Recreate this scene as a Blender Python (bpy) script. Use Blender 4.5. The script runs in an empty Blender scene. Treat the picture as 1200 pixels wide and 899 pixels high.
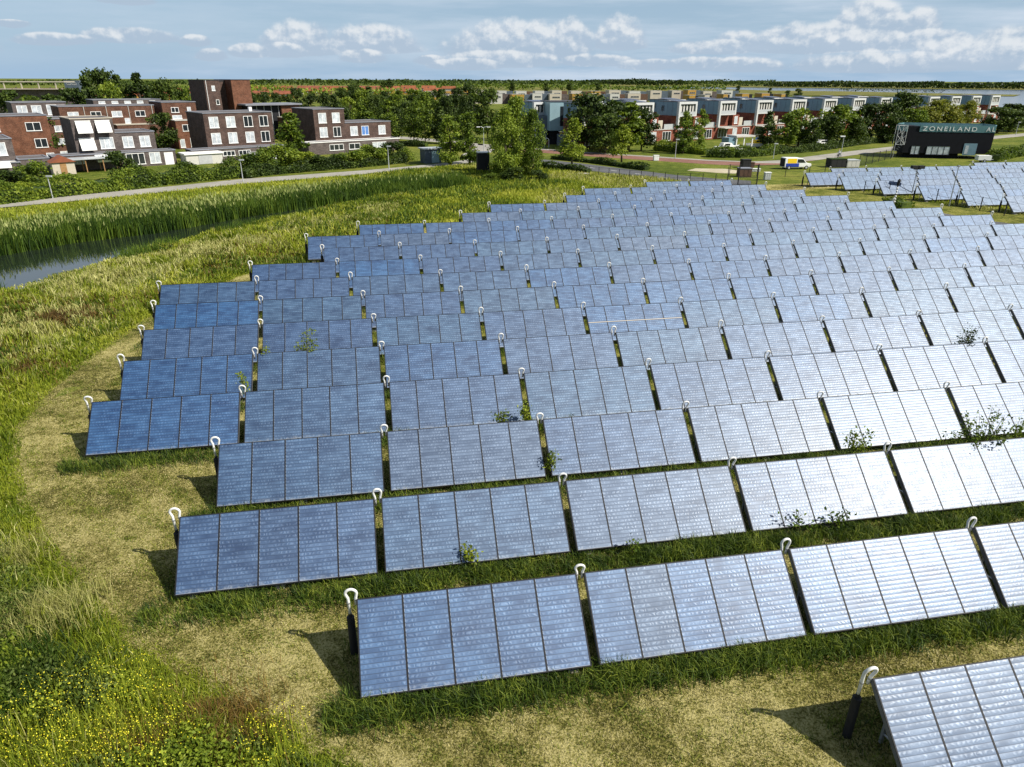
import bpy, bmesh, math, random
import numpy as np
from mathutils import Vector, Matrix

random.seed(7)
R = math.radians
sc = bpy.context.scene
COL = sc.collection

# ------------------------------------------------------------------ camera
F_PX, PITCH, ROLL, CAM_H = 820.0, R(23.49), R(0.2), 14.45     # focal length in px of a 1200 px wide picture
cam_d = bpy.data.cameras.new('camera')
cam_d.sensor_width = 36.0
cam_d.lens = F_PX / 1200 * 36
cam_d.clip_start, cam_d.clip_end = 0.1, 30000
cam = bpy.data.objects.new('camera', cam_d)
COL.objects.link(cam)
cam.location = (0, 0, CAM_H)
cam.rotation_euler = (Matrix.Rotation(math.pi/2 - PITCH, 3, 'X') @ Matrix.Rotation(ROLL, 3, 'Z')).to_euler()
sc.camera = cam

# ------------------------------------------------------------------ sun, sky, exposure
SUN_AZ, SUN_EL = R(111.5), R(44.5)
sd = bpy.data.lights.new('sun', 'SUN')
sd.energy, sd.angle, sd.color = 5.0, R(0.53), (1.0, 0.94, 0.84)
sun = bpy.data.objects.new('sun', sd)
COL.objects.link(sun)
sun.rotation_euler = Vector((math.sin(SUN_AZ)*math.cos(SUN_EL), math.cos(SUN_AZ)*math.cos(SUN_EL), math.sin(SUN_EL))).to_track_quat('Z', 'Y').to_euler()
sc.view_settings.view_transform = 'Standard'
sc.view_settings.look = 'None'
sc.view_settings.exposure = 0.48
sc.view_settings.gamma = 1.0
SKY_STRENGTH = 0.062

world = bpy.data.worlds.new("World")
sc.world = world
world.use_nodes = True


class NT:
    """short-hand for building node trees"""
    def __init__(self, tree):
        self.t = tree

    def n(self, kind, ins=None, **props):
        nd = self.t.nodes.new(kind)
        for k, v in props.items():
            setattr(nd, k, v)
        for k, v in (ins or {}).items():
            sock = nd.inputs[k]
            if hasattr(v, 'is_linked'):
                self.t.links.new(v, sock)
            else:
                sock.default_value = v
        return nd

    def m(self, op, a, b=None, c=None, clamp=False):
        nd = self.n('ShaderNodeMath', operation=op, use_clamp=clamp)
        for i, v in enumerate((a, b, c)):
            if v is None:
                continue
            if hasattr(v, 'is_linked'):
                self.t.links.new(v, nd.inputs[i])
            else:
                nd.inputs[i].default_value = v
        return nd.outputs[0]

    def mix(self, f, a, b, blend='MIX'):
        nd = self.n('ShaderNodeMix', data_type='RGBA', blend_type=blend)
        for i, v in ((0, f), (6, a), (7, b)):
            if hasattr(v, 'is_linked'):
                self.t.links.new(v, nd.inputs[i])
            else:
                nd.inputs[i].default_value = v if i == 0 else (*v[:3], 1)
        return nd.outputs[2]

    def noise(self, vec, scale, detail=3, rough=.55, dim='3D'):
        return self.n('ShaderNodeTexNoise', {'Vector': vec, 'Scale': scale, 'Detail': detail, 'Roughness': rough}, noise_dimensions=dim).outputs['Fac']

    def ramp(self, v, lo, hi):
        return self.n('ShaderNodeMapRange', {'Value': v, 'From Min': lo, 'From Max': hi}, interpolation_type='SMOOTHSTEP').outputs[0]

    def link(self, a, b):
        self.t.links.new(a, b)


def cloud(px, py, hw, ht):
    """direction and size of a cumulus from where it stands in the photo's sky"""
    x, y = (px - 600) / F_PX, (py - 449.5) / F_PX
    dx, dy, dz = x, math.cos(PITCH) - y*math.sin(PITCH), -math.sin(PITCH) - y*math.cos(PITCH)
    k = math.degrees(1 / F_PX) * 1.0
    return math.degrees(math.atan2(dx, dy)), math.degrees(math.atan2(dz, math.hypot(dx, dy))), hw*k, ht*k


CLOUDS = [cloud(*c) for c in (
    (350, 62, 40, 28), (330, 64, 24, 10), (435, 59, 52, 24), (425, 70, 24, 9), (150, 47, 44, 10), (62, 50, 34, 7), (228, 51, 15, 7), (290, 64, 20, 10), (247, 68, 16, 8),
    (605, 66, 80, 34), (660, 58, 32, 30), (585, 75, 66, 12), (725, 54, 28, 30), (700, 73, 44, 8), (835, 58, 44, 10), (860, 56, 28, 16), (945, 57, 58, 24), (1012, 44, 36, 34),
    (1000, 55, 60, 15), (1074, 41, 19, 24), (1092, 50, 36, 12), (820, 77, 38, 9), (870, 79, 44, 10), (1030, 79, 80, 15), (1150, 75, 84, 24), (1195, 63, 44, 24), (760, 77, 34, 7),
    (145, 2, 26, 4), (12, 29, 14, 3), (545, 78, 40, 8), (505, 72, 20, 6), (1290, 70, 70, 40), (1400, 60, 80, 50), (-120, 60, 70, 24))]


def build_sky():
    t = NT(world.node_tree)
    bg = world.node_tree.nodes['Background']
    sky = t.n('ShaderNodeTexSky', sky_type='NISHITA', sun_disc=False, sun_elevation=SUN_EL, sun_rotation=SUN_AZ,
              altitude=50, air_density=1.0, dust_density=0.4, ozone_density=2.5).outputs[0]
    d = t.n('ShaderNodeTexCoord').outputs['Generated']
    s = t.n('ShaderNodeSeparateXYZ', {0: d})
    x, y, z = s.outputs
    az = t.m('ARCTAN2', x, y)
    el = t.m('ARCSINE', z)
    # thin high veil, seen on a plane far above
    dz = t.m('ADD', t.m('MAXIMUM', z, 0.0), 0.12)
    pv = t.n('ShaderNodeCombineXYZ', {0: t.m('DIVIDE', x, dz), 1: t.m('MULTIPLY', t.m('DIVIDE', y, dz), 1.0), 2: 3.7}).outputs[0]
    v1 = t.noise(pv, 0.55, 6, .6)
    # long streaks low in the sky
    sv = t.n('ShaderNodeCombineXYZ', {0: t.m('MULTIPLY', az, 2.2), 1: t.m('MULTIPLY', el, 22.0), 2: 1.3}).outputs[0]
    v2 = t.noise(sv, 1.6, 6, .6)
    veil = t.m('ADD', t.m('MULTIPLY', t.ramp(v1, .42, .78), .75), t.m('MULTIPLY', t.ramp(v2, .40, .74), .55))
    veil = t.m('MULTIPLY', veil, t.ramp(az, -1.0, 0.35), clamp=True)
    veil = t.m('ADD', t.m('MULTIPLY', veil, .85), .18)
    veil = t.m('ADD', veil, t.m('MULTIPLY', t.m('MULTIPLY', t.ramp(z, .10, .20), t.ramp(z, .62, .30)), .34), clamp=True)  # extra veil band above the view, added to brighten the water's reflection
    # paler air towards the horizon
    hz = t.m('POWER', t.m('SUBTRACT', 1.0, t.m('MAXIMUM', z, 0.0), clamp=True), 6.0)
    c = t.mix(t.m('MULTIPLY', hz, .88), sky, (3.0, 5.3, 8.1))
    c = t.mix(veil, c, (7.6, 8.6, 9.9))
    # cumulus: flat based heaps, (azimuth, elevation of base, half width, height) in degrees
    q = t.n('ShaderNodeCombineXYZ', {0: az, 1: t.m('MULTIPLY', el, 1.15), 2: 0.0}).outputs[0]
    w1 = t.noise(q, 46.0, 6, .58)
    w2 = t.noise(q, 19.0, 3, .5)
    q2 = t.n('ShaderNodeCombineXYZ', {0: t.m('ADD', az, .004), 1: t.m('ADD', t.m('MULTIPLY', el, 1.15), .008), 2: 0.0}).outputs[0]
    w1b = t.noise(q2, 46.0, 6, .58)
    clouds = CLOUDS
    dens = None
    up = None
    for a, e, hw, ht in clouds:
        u = t.m('MULTIPLY', t.m('SUBTRACT', az, R(a)), 1 / R(hw))
        v = t.m('SUBTRACT', el, R(e))
        vt = t.m('MULTIPLY', t.m('MAXIMUM', v, 0.0), 1 / R(ht))
        vb = t.m('MULTIPLY', t.m('MINIMUM', v, 0.0), 1 / R(.28))
        dd = t.m('SUBTRACT', 1.0, t.m('ADD', t.m('MULTIPLY', u, u), t.m('ADD', t.m('MULTIPLY', vt, vt), t.m('MULTIPLY', vb, vb))))
        dens = dd if dens is None else t.m('MAXIMUM', dens, dd)
        hh = t.m('MULTIPLY', vt, t.ramp(dd, -.6, .2))
        up = hh if up is None else t.m('MAXIMUM', up, hh)
    f = t.m('ADD', t.m('MULTIPLY', dens, 1.1), t.m('ADD', t.m('MULTIPLY', t.m('SUBTRACT', w1, .5), 1.5), t.m('MULTIPLY', t.m('SUBTRACT', w2, .5), .5)))
    alpha = t.m('MULTIPLY', t.ramp(f, -.35, .35), t.ramp(dens, -1.0, .1))
    rim = t.m('MULTIPLY', t.m('SUBTRACT', w1, w1b), 3.0)
    lit = t.m('ADD', t.m('ADD', t.m('MULTIPLY', up, .85), t.m('MULTIPLY', rim, .7)), -.12, clamp=True)
    cc = t.mix(t.ramp(lit, .0, .8), (5.0, 6.2, 7.7), (9.6, 9.9, 10.2))
    c = t.mix(t.m('MULTIPLY', alpha, .80), c, cc)
    t.link(c, bg.inputs[0])
    bg.inputs[1].default_value = SKY_STRENGTH


build_sky()

# ------------------------------------------------------------------ projection helpers: photo pixel -> place in the world
CP, SP, CR, SR = math.cos(PITCH), math.sin(PITCH), math.cos(ROLL), math.sin(ROLL)


def ray(px, py):
    x, y = (px - 600) / F_PX, (py - 449.5) / F_PX
    x, y = x*CR + y*SR, -x*SR + y*CR
    return Vector((x, CP - y*SP, -SP - y*CP))


def G(px, py, z=0.0):
    d = ray(px, py)
    p = d * ((z - CAM_H) / d.z)
    return Vector((p.x, p.y, z))


def AT(px, py, Y):
    d = ray(px, py)
    p = d * (Y / d.y)
    return Vector((p.x, p.y, p.z + CAM_H))


def pxm(Y, z=3.0):                      # photo pixels per metre at a distance
    return F_PX / (Y*CP - (z - CAM_H)*SP)

# ------------------------------------------------------------------ material helpers


def new_mat(name):
    m = bpy.data.materials.new(name)
    m.use_nodes = True
    t = NT(m.node_tree)
    return m, t, m.node_tree.nodes['Principled BSDF']


def plain(name, col, rough=.7, var=.18, scale=2.0, metal=0.0, spec=.4, bump=0.0):
    m, t, b = new_mat(name)
    p = t.n('ShaderNodeTexCoord').outputs['Object']
    n1 = t.noise(p, scale, 5, .6)
    n2 = t.noise(p, scale*7, 3, .6)
    f = t.m('ADD', t.m('MULTIPLY', n1, .65), t.m('MULTIPLY', n2, .35))
    f = t.ramp(f, .3, .7)
    t.link(t.mix(f, [c*(1-var) for c in col], [min(1, c*(1+var)) for c in col]), b.inputs['Base Color'])
    b.inputs['Roughness'].default_value = rough
    b.inputs['Metallic'].default_value = metal
    b.inputs['Specular IOR Level'].default_value = spec
    if bump:
        bp = t.n('ShaderNodeBump', {'Height': n2, 'Strength': bump, 'Distance': .02})
        t.link(bp.outputs[0], b.inputs['Normal'])
    return m


def brick(name, c1, c2, mortar, scale=1.0):
    m, t, b = new_mat(name)
    p = t.n('ShaderNodeTexCoord').outputs['Object']
    s = t.n('ShaderNodeSeparateXYZ', {0: p})
    v = t.n('ShaderNodeCombineXYZ', {0: t.m('ADD', s.outputs[0], s.outputs[1]), 1: s.outputs[2], 2: 0.0}).outputs[0]
    br = t.n('ShaderNodeTexBrick', {'Vector': v, 'Color1': (*c1, 1), 'Color2': (*c2, 1), 'Mortar': (*mortar, 1), 'Scale': 1.0,
                                    'Mortar Size': .012, 'Brick Width': .44, 'Row Height': .13, 'Bias': 0.0})
    n = t.noise(v, .8, 6, .65)
    n3 = t.noise(v, 5, 3, .6)
    f = t.ramp(t.m('ADD', t.m('MULTIPLY', n, .6), t.m('MULTIPLY', n3, .4)), .36, .66)
    col = t.mix(f, (.62, .60, .60), (1.3, 1.28, 1.25))
    t.link(t.mix(1.0, br.outputs['Color'], col, 'MULTIPLY'), b.inputs['Base Color'])
    b.inputs['Roughness'].default_value = .88
    b.inputs['Specular IOR Level'].default_value = .2
    return m


def foliage(name, cols, trans=.28, patch=0.5, patch_scale=.25, rough=.6, spec=.25):
    """cols: dark, mid, light; each leaf card or blade gets its own shade"""
    m, t, b = new_mat(name)
    geo = t.n('ShaderNodeNewGeometry')
    oi = t.n('ShaderNodeObjectInfo')
    n = t.noise(geo.outputs['Position'], patch_scale, 4, .6)
    f = t.m('ADD', t.m('MULTIPLY', geo.outputs['Random Per Island'], 1 - patch), t.m('MULTIPLY', t.ramp(n, .32, .68), patch))
    f = t.m('ADD', f, t.m('MULTIPLY', t.m('SUBTRACT', oi.outputs['Random'], .5), .35), clamp=True)
    cr = t.n('ShaderNodeValToRGB', {0: f})
    e = cr.color_ramp.elements
    e[0].position, e[0].color = .08, (*cols[0], 1)
    e[1].position, e[1].color = .92, (*cols[2], 1)
    k = e.new(.5)
    k.color = (*cols[1], 1)
    t.link(cr.outputs[0], b.inputs['Base Color'])
    b.inputs['Roughness'].default_value = rough
    b.inputs['Specular IOR Level'].default_value = spec
    tr = t.n('ShaderNodeBsdfTranslucent', {0: t.mix(1.0, cr.outputs[0], (1.25, 1.3, .6), 'MULTIPLY')})
    mx = t.n('ShaderNodeMixShader', {0: trans, 1: b.outputs[0], 2: tr.outputs[0]})
    t.link(mx.outputs[0], m.node_tree.nodes['Material Output'].inputs[0])
    return m


def ground_mat(name, a, b_, c, s1=.06, s2=.7, s3=9.0, bump=.6, stretch=None, lo=.25, hi=.85):
    m, t, b = new_mat(name)
    p = t.n('ShaderNodeNewGeometry').outputs['Position']
    if stretch:
        p = t.n('ShaderNodeMapping', {0: p, 2: (0, 0, stretch[0]), 3: (stretch[1], stretch[2], 1)}).outputs[0]
    n1, n2, n3 = t.noise(p, s1, 5, .6), t.noise(p, s2, 5, .65), t.noise(p, s3, 4, .7)
    f = t.m('ADD', t.m('MULTIPLY', t.ramp(n1, .3, .7), .4), t.m('ADD', t.m('MULTIPLY', t.ramp(n2, .3, .7), .33), t.m('MULTIPLY', t.ramp(n3, .36, .64), .36)))
    cr = t.n('ShaderNodeValToRGB', {0: f})
    e = cr.color_ramp.elements
    e[0].position, e[0].color = lo, (*a, 1)
    e[1].position, e[1].color = hi, (*c, 1)
    k = e.new((lo+hi)/2)
    k.color = (*b_, 1)
    t.link(cr.outputs[0], b.inputs['Base Color'])
    b.inputs['Roughness'].default_value = .95
    b.inputs['Specular IOR Level'].default_value = .1
    bp = t.n('ShaderNodeBump', {'Height': t.m('ADD', n3, t.m('MULTIPLY', n2, .8)), 'Strength': bump, 'Distance': .12})
    t.link(bp.outputs[0], b.inputs['Normal'])
    return m


def water_mat(name, col, bump, scale, rough=.06):
    m, t, b = new_mat(name)
    p = t.n('ShaderNodeNewGeometry').outputs['Position']
    b.inputs['Base Color'].default_value = (*col, 1)
    b.inputs['Roughness'].default_value = rough
    b.inputs['IOR'].default_value = 1.6
    n = t.noise(p, scale, 3, .5)
    bp = t.n('ShaderNodeBump', {'Height': n, 'Strength': bump, 'Distance': .03})
    t.link(bp.outputs[0], b.inputs['Normal'])
    return m


def panel_mat():
    """ribbed dark blue absorber behind wavy glass; pane-local x 0..1.17, y 0..2.36"""
    m, t, b = new_mat('collector_glass')
    p = t.n('ShaderNodeTexCoord').outputs['Object']
    s = t.n('ShaderNodeSeparateXYZ', {0: p})
    x, y, _ = s.outputs
    oi = t.n('ShaderNodeObjectInfo')
    rnd = oi.outputs['Random']
    off = t.m('MULTIPLY', rnd, 60.0)
    yy = t.m('MULTIPLY', y, 19 / 2.36)
    strip = t.m('FRACT', yy)
    row = t.m('FLOOR', yy)
    prof = t.m('SINE', t.m('MULTIPLY', strip, math.pi))                      # every absorber fin is slightly domed
    gap = t.ramp(prof, .04, .34)
    v1 = t.n('ShaderNodeCombineXYZ', {0: t.m('ADD', t.m('MULTIPLY', x, 1.3), t.m('MULTIPLY', row, 3.7)), 1: t.m('ADD', t.m('MULTIPLY', row, 5.3), off), 2: off}).outputs[0]
    finvar = t.noise(v1, 1.0, 2, .5)                                        # differs from fin to fin
    v3 = t.n('ShaderNodeCombineXYZ', {0: t.m('ADD', x, off), 1: t.m('MULTIPLY', y, 1.3), 2: off}).outputs[0]
    big = t.noise(v3, .9, 3, .6)
    wob = t.noise(v3, 5.0, 2, .5)
    bead = t.m('ADD', .5, t.m('MULTIPLY', .5, t.m('SINE', t.m('ADD', t.m('MULTIPLY', x, 47.0), t.m('ADD', t.m('MULTIPLY', row, 1.9), t.m('MULTIPLY', wob, 15.0))))))
    bead = t.m('MULTIPLY', t.m('MULTIPLY', bead, t.m('MULTIPLY', prof, prof)), t.ramp(t.noise(v3, 3.4, 2, .5), .30, .68))   # quilted film behind the glass
    k = t.m('ADD', t.m('MULTIPLY', t.ramp(finvar, .3, .7), .50), t.m('ADD', t.m('MULTIPLY', bead, .34), t.m('MULTIPLY', t.ramp(big, .3, .7), .36)))
    base = t.mix(k, (.005, .022, .066), (.044, .095, .180))
    base = t.mix(1.0, base, oi.outputs['Color'], 'MULTIPLY')
    base = t.mix(gap, (.016, .030, .062), base)
    # dust gathered at the lower edge, pale seal on the left edge
    dust = t.m('MULTIPLY', t.ramp(y, .16, .0), t.ramp(t.noise(v3, 6.0, 4, .7), .42, .75))
    base = t.mix(t.m('MULTIPLY', dust, .5), base, (.34, .35, .34))
    edge = t.m('MAXIMUM', t.m('MULTIPLY', t.m('LESS_THAN', x, .008), t.m('GREATER_THAN', strip, .4)), t.m('LESS_THAN', y, .010))
    base = t.mix(t.m('MULTIPLY', edge, .45), base, (.50, .54, .60))
    h = t.m('ADD', t.m('MULTIPLY', bead, .8), t.m('MULTIPLY', prof, .35))
    nrm = t.n('ShaderNodeBump', {'Height': h, 'Strength': .16, 'Distance': .03}).outputs[0]
    gk = t.m('ADD', .70, t.m('ADD', t.m('MULTIPLY', bead, .55), t.m('MULTIPLY', t.ramp(finvar, .3, .7), .22)))
    gk = t.m('MULTIPLY', gk, t.m('ADD', .62, t.m('MULTIPLY', gap, .38)))
    gcol = t.n('ShaderNodeVectorMath', {0: (.066, .077, .091), 1: t.n('ShaderNodeCombineXYZ', {0: gk, 1: gk, 2: gk}).outputs[0]}, operation='MULTIPLY').outputs[0]
    dif = t.n('ShaderNodeBsdfDiffuse', {'Color': base, 'Normal': nrm}).outputs[0]
    g1 = t.n('ShaderNodeBsdfAnisotropic', {'Color': gcol, 'Roughness': .575, 'Normal': nrm}, distribution='BECKMANN').outputs[0]
    g2 = t.n('ShaderNodeBsdfAnisotropic', {'Color': (.0145, .0145, .0145, 1), 'Roughness': .33, 'Normal': nrm}, distribution='GGX').outputs[0]
    a1 = t.n('ShaderNodeAddShader', {0: dif, 1: g1}).outputs[0]
    a2 = t.n('ShaderNodeAddShader', {0: a1, 1: g2}).outputs[0]
    t.link(a2, m.node_tree.nodes['Material Output'].inputs[0])
    return m


MAT = dict(
    white=plain('white_paint', (.78, .78, .76), .5, .06),
    framewhite=plain('bay_white', (.50, .51, .50), .6, .12),
    offwhite=plain('offwhite', (.50, .49, .45), .6, .10),
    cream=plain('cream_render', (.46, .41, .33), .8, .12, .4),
    grey=plain('grey_metal', (.40, .41, .42), .5, .12),
    lightgrey=plain('galvanised', (.50, .52, .53), .42, .12, 5, .3),
    dark=plain('dark_anodised', (.012, .013, .016), .6, .25, 4, 0, .25),
    traygrey=plain('weathered_aluminium', (.115, .120, .125), .6, .25, 3),
    black=plain('black_insulation', (.012, .012, .013), .75, .3, 6),
    steel=plain('galvanised_steel', (.35, .36, .37), .45, .15, 6, .6),
    hose=plain('white_hose', (.66, .66, .63), .6, .16, 4),
    concrete=plain('concrete', (.34, .32, .28), .9, .2, 3),
    glass=plain('dark_glass', (.02, .025, .03), .08, .3, .6, 0, .8),
    curtain=plain('curtained_glass', (.46, .50, .53), .18, .42, .9, 0, .6),
    bluepane=plain('blue_curtain', (.10, .22, .50), .3, .15, 1.5),
    roof=plain('roof_felt', (.11, .10, .10), .92, .25, .5),
    roofmetal=plain('roof_edge', (.19, .20, .23), .6, .15, .6),
    darkroof=plain('dark_roof', (.05, .052, .06), .7, .25, .5),
    solarroof=plain('roof_panels', (.05, .06, .10), .3, .3, 1.2, 0, .6),
    awning=plain('white_awning', (.80, .80, .77), .75, .04),
    wood=plain('timber', (.30, .17, .07), .8, .25, 3),
    orange=plain('orange_roof_tiles', (.23, .072, .028), .85, .25, .3),
    redroof=plain('red_roof_tiles', (.22, .07, .034), .85, .3, .3),
    ochre=plain('ochre_render', (.40, .23, .04), .8, .15, .3),
    blueclad=plain('blue_grey_cladding', (.16, .26, .32), .5, .14, .8),
    teal=plain('pale_teal_cladding', (.24, .36, .40), .45, .10, .6),
    slate=plain('slate_cladding', (.075, .10, .13), .55, .2, .8),
    navy=plain('dark_navy_cladding', (.005, .0055, .009), .7, .3, .8, 0, .2),
    signband=plain('sea_green_sign', (.10, .21, .225), .5, .12, .8),
    brick_brown=brick('brown_brick', (.060, .036, .030), (.095, .055, .043), (.14, .12, .11)),
    brick_dark=brick('grey_brown_brick', (.078, .062, .060), (.112, .090, .085), (.16, .15, .14)),
    brick_red=brick('red_brown_brick', (.078, .032, .018), (.112, .046, .026), (.20, .14, .11)),
    brick_orange=brick('orange_brick', (.108, .038, .018), (.148, .053, .025), (.24, .16, .12)),
    brick_modern=brick('red_brick', (.15, .034, .020), (.20, .048, .026), (.28, .15, .11)),
    rust=plain('rusty_metal', (.10, .055, .035), .9, .35, 2),
    yellow=plain('yellow_paint', (.82, .55, .02), .4, .05),
    blue=plain('blue_paint', (.02, .05, .32), .4, .08),
    tyre=plain('rubber', (.015, .015, .016), .85, .2, 6),
    bark=plain('bark', (.085, .065, .045), .95, .35, 5, bump=.6),
    skin=plain('skin', (.55, .34, .25), .6, .08),
    cloth=plain('white_shirt', (.65, .65, .68), .85, .1, 8),
    jeans=plain('dark_trousers', (.03, .035, .06), .9, .2, 8),
    hull=plain('boat_hull', (.55, .60, .64), .35, .08),
    red=plain('red_paint', (.45, .04, .03), .4, .1),
)
MAT['panel'] = panel_mat()
MAT['leaf_dark'] = foliage('leaves_dark', ((.012, .024, .004), (.040, .068, .009), (.095, .135, .018)), .22, .45, .5)
MAT['leaf_mid'] = foliage('leaves_mid', ((.024, .046, .005), (.095, .145, .012), (.220, .275, .026)), .28, .45, .5)
MAT['leaf_light'] = foliage('leaves_light', ((.055, .090, .008), (.150, .205, .015), (.290, .335, .032)), .3, .4, .5)
MAT['leaf_yellow'] = foliage('leaves_yellowish', ((.070, .085, .010), (.150, .165, .020), (.250, .250, .040)), .3, .4, .5)
MAT['leaf_birch'] = foliage('leaves_birch', ((.034, .062, .007), (.125, .185, .016), (.260, .320, .036)), .3, .4, .6)
MAT['meadow'] = foliage('meadow_grass', ((.075, .115, .006), (.225, .270, .016), (.430, .430, .060)), .28, .55, .16)
MAT['meadow_dark'] = foliage('meadow_herbs', ((.018, .042, .004), (.065, .115, .008), (.150, .205, .018)), .25, .45, .3)
MAT['straw'] = foliage('straw_seed_heads', ((.17, .17, .04), (.34, .33, .10), (.50, .48, .20)), .2, .35, .3)
MAT['rusty_weed'] = foliage('rusty_weeds', ((.07, .042, .012), (.15, .090, .024), (.24, .16, .04)), .2, .4, .4)
MAT['tuft'] = foliage('tuft_grass', ((.012, .028, .003), (.058, .100, .008), (.250, .290, .036)), .25, .35, .9)
MAT['clip'] = foliage('grass_clippings', ((.16, .14, .045), (.32, .275, .10), (.52, .46, .22)), .1, .4, .5)
MAT['clip_green'] = foliage('short_green_grass', ((.05, .08, .008), (.15, .18, .02), (.30, .29, .06)), .15, .4, .5)
MAT['reed'] = foliage('reed_leaves', ((.018, .045, .005), (.075, .130, .012), (.180, .240, .028)), .25, .4, .25)
MAT['plume'] = foliage('reed_plumes', ((.11, .16, .03), (.22, .27, .07), (.36, .38, .14)), .2, .3, .3)
MAT['petal'] = foliage('yellow_petals', ((.62, .55, .02), (.78, .70, .03), (.85, .80, .08)), .2, .0, .3)
MAT['greyleaf'] = foliage('grey_green_leaves', ((.030, .050, .006), (.090, .130, .018), (.200, .240, .060)), .25, .3, .8)

# ------------------------------------------------------------------ mesh helpers


class MB:
    """collects simple solids and links them as ONE mesh object"""
    def __init__(self):
        self.v, self.f = [], []

    def add(self, vs, fs):
        o = len(self.v)
        self.v += [tuple(p) for p in vs]
        self.f += [tuple(i + o for i in q) for q in fs]
        return self

    def box(self, x0, x1, y0, y1, z0, z1):
        vs = [(x, y, z) for z in (z0, z1) for y in (y0, y1) for x in (x0, x1)]
        return self.add(vs, [(0, 2, 3, 1), (4, 5, 7, 6), (0, 1, 5, 4), (2, 6, 7, 3), (0, 4, 6, 2), (1, 3, 7, 5)])

    def hexa(self, vs):                   # 8 corners in the order of box()
        return self.add(vs, [(0, 2, 3, 1), (4, 5, 7, 6), (0, 1, 5, 4), (2, 6, 7, 3), (0, 4, 6, 2), (1, 3, 7, 5)])

    def prism(self, poly, z0, z1):
        n = len(poly)
        vs = [(x, y, z0) for x, y in poly] + [(x, y, z1) for x, y in poly]
        return self.add(vs, [tuple(range(n))[::-1], tuple(range(n, 2*n))] + [(i, (i+1) % n, n+(i+1) % n, n+i) for i in range(n)])

    def extrude_y(self, poly, y0, y1):    # profile in x,z
        n = len(poly)
        vs = [(x, y0, z) for x, z in poly] + [(x, y1, z) for x, z in poly]
        return self.add(vs, [tuple(range(n)), tuple(range(n, 2*n))[::-1]] + [(i, n+i, n+(i+1) % n, (i+1) % n) for i in range(n)])

    def tube(self, pts, r, n=8, cap=True):
        pts = [Vector(p) for p in pts]
        rs = r if isinstance(r, (list, tuple)) else [r]*len(pts)
        vs, fs = [], []
        ref = None
        for i, p in enumerate(pts):
            a = pts[max(0, i-1)]
            b = pts[min(len(pts)-1, i+1)]
            d = (b - a).normalized()
            if ref is None:
                ref = Vector((0, 0, 1)) if abs(d.z) < .9 else Vector((1, 0, 0))
            u = d.cross(ref)
            if u.length < 1e-4:
                u = d.cross(Vector((0.3, 1, 0.2)))
            u.normalize()
            w = u.cross(d).normalized()
            ref = w
            for k in range(n):
                t = 2*math.pi*k/n
                vs.append(p + (u*math.cos(t) + w*math.sin(t))*rs[i])
        for i in range(len(pts)-1):
            for k in range(n):
                fs.append((i*n+k, i*n+(k+1) % n, (i+1)*n+(k+1) % n, (i+1)*n+k))
        if cap:
            fs.append(tuple(range(n))[::-1])
            fs.append(tuple(range((len(pts)-1)*n, len(pts)*n)))
        return self.add(vs, fs)

    def cyl(self, c, r, z0, z1, n=12, r2=None):
        return self.tube([(c[0], c[1], z0), (c[0], c[1], z1)], [r, r if r2 is None else r2], n)

    def mesh(self, name, mat, smooth=False):
        me = bpy.data.meshes.new(name)
        me.from_pydata(self.v, [], self.f)
        me.materials.append(mat)
        bm = bmesh.new()
        bm.from_mesh(me)
        bmesh.ops.recalc_face_normals(bm, faces=bm.faces)
        bm.to_mesh(me)
        bm.free()
        if smooth:
            me.polygons.foreach_set('use_smooth', [True]*len(me.polygons))
        return me

    def build(self, name, mat, parent=None, smooth=False):
        return link(name, self.mesh(name, mat, smooth), parent)


def link(name, me, parent=None):
    o = bpy.data.objects.new(name, me)
    COL.objects.link(o)
    if parent:
        o.parent = parent
    return o


def tag(o, label=None, cat=None, group=None, kind=None):
    for k, v in (('label', label), ('category', cat), ('group', group), ('kind', kind)):
        if v:
            o[k] = v
    return o


def thing(name, loc, rz=0.0, label=None, cat=None, group=None):
    o = bpy.data.objects.new(name, None)
    COL.objects.link(o)
    o.empty_display_size = .3
    o.location = loc
    o.rotation_euler = (0, 0, rz)
    return tag(o, label, cat, group)


def dup(root, loc=None, rz=None, scale=None):
    def cp(o, par):
        c = o.copy()
        COL.objects.link(c)
        if par:
            c.parent = par
        for ch in o.children:
            cp(ch, c)
        return c
    r = cp(root, None)
    if loc is not None:
        r.location = loc
    if rz is not None:
        r.rotation_euler = (0, 0, rz)
    if scale is not None:
        r.scale = scale
    return r


def np_mesh(name, verts, sizes, loops, mat):
    """fast mesh from arrays: sizes = vertices per face, loops = flat index list"""
    me = bpy.data.meshes.new(name)
    me.vertices.add(len(verts))
    me.vertices.foreach_set('co', np.ascontiguousarray(verts, dtype=np.float32).ravel())
    me.loops.add(len(loops))
    me.loops.foreach_set('vertex_index', np.ascontiguousarray(loops, dtype=np.int32))
    starts = np.concatenate([[0], np.cumsum(sizes)[:-1]]).astype(np.int32)
    me.polygons.add(len(sizes))
    me.polygons.foreach_set('loop_start', starts)
    me.materials.append(mat)
    me.update(calc_edges=True)
    return me


RNG = np.random.default_rng(11)


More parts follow.
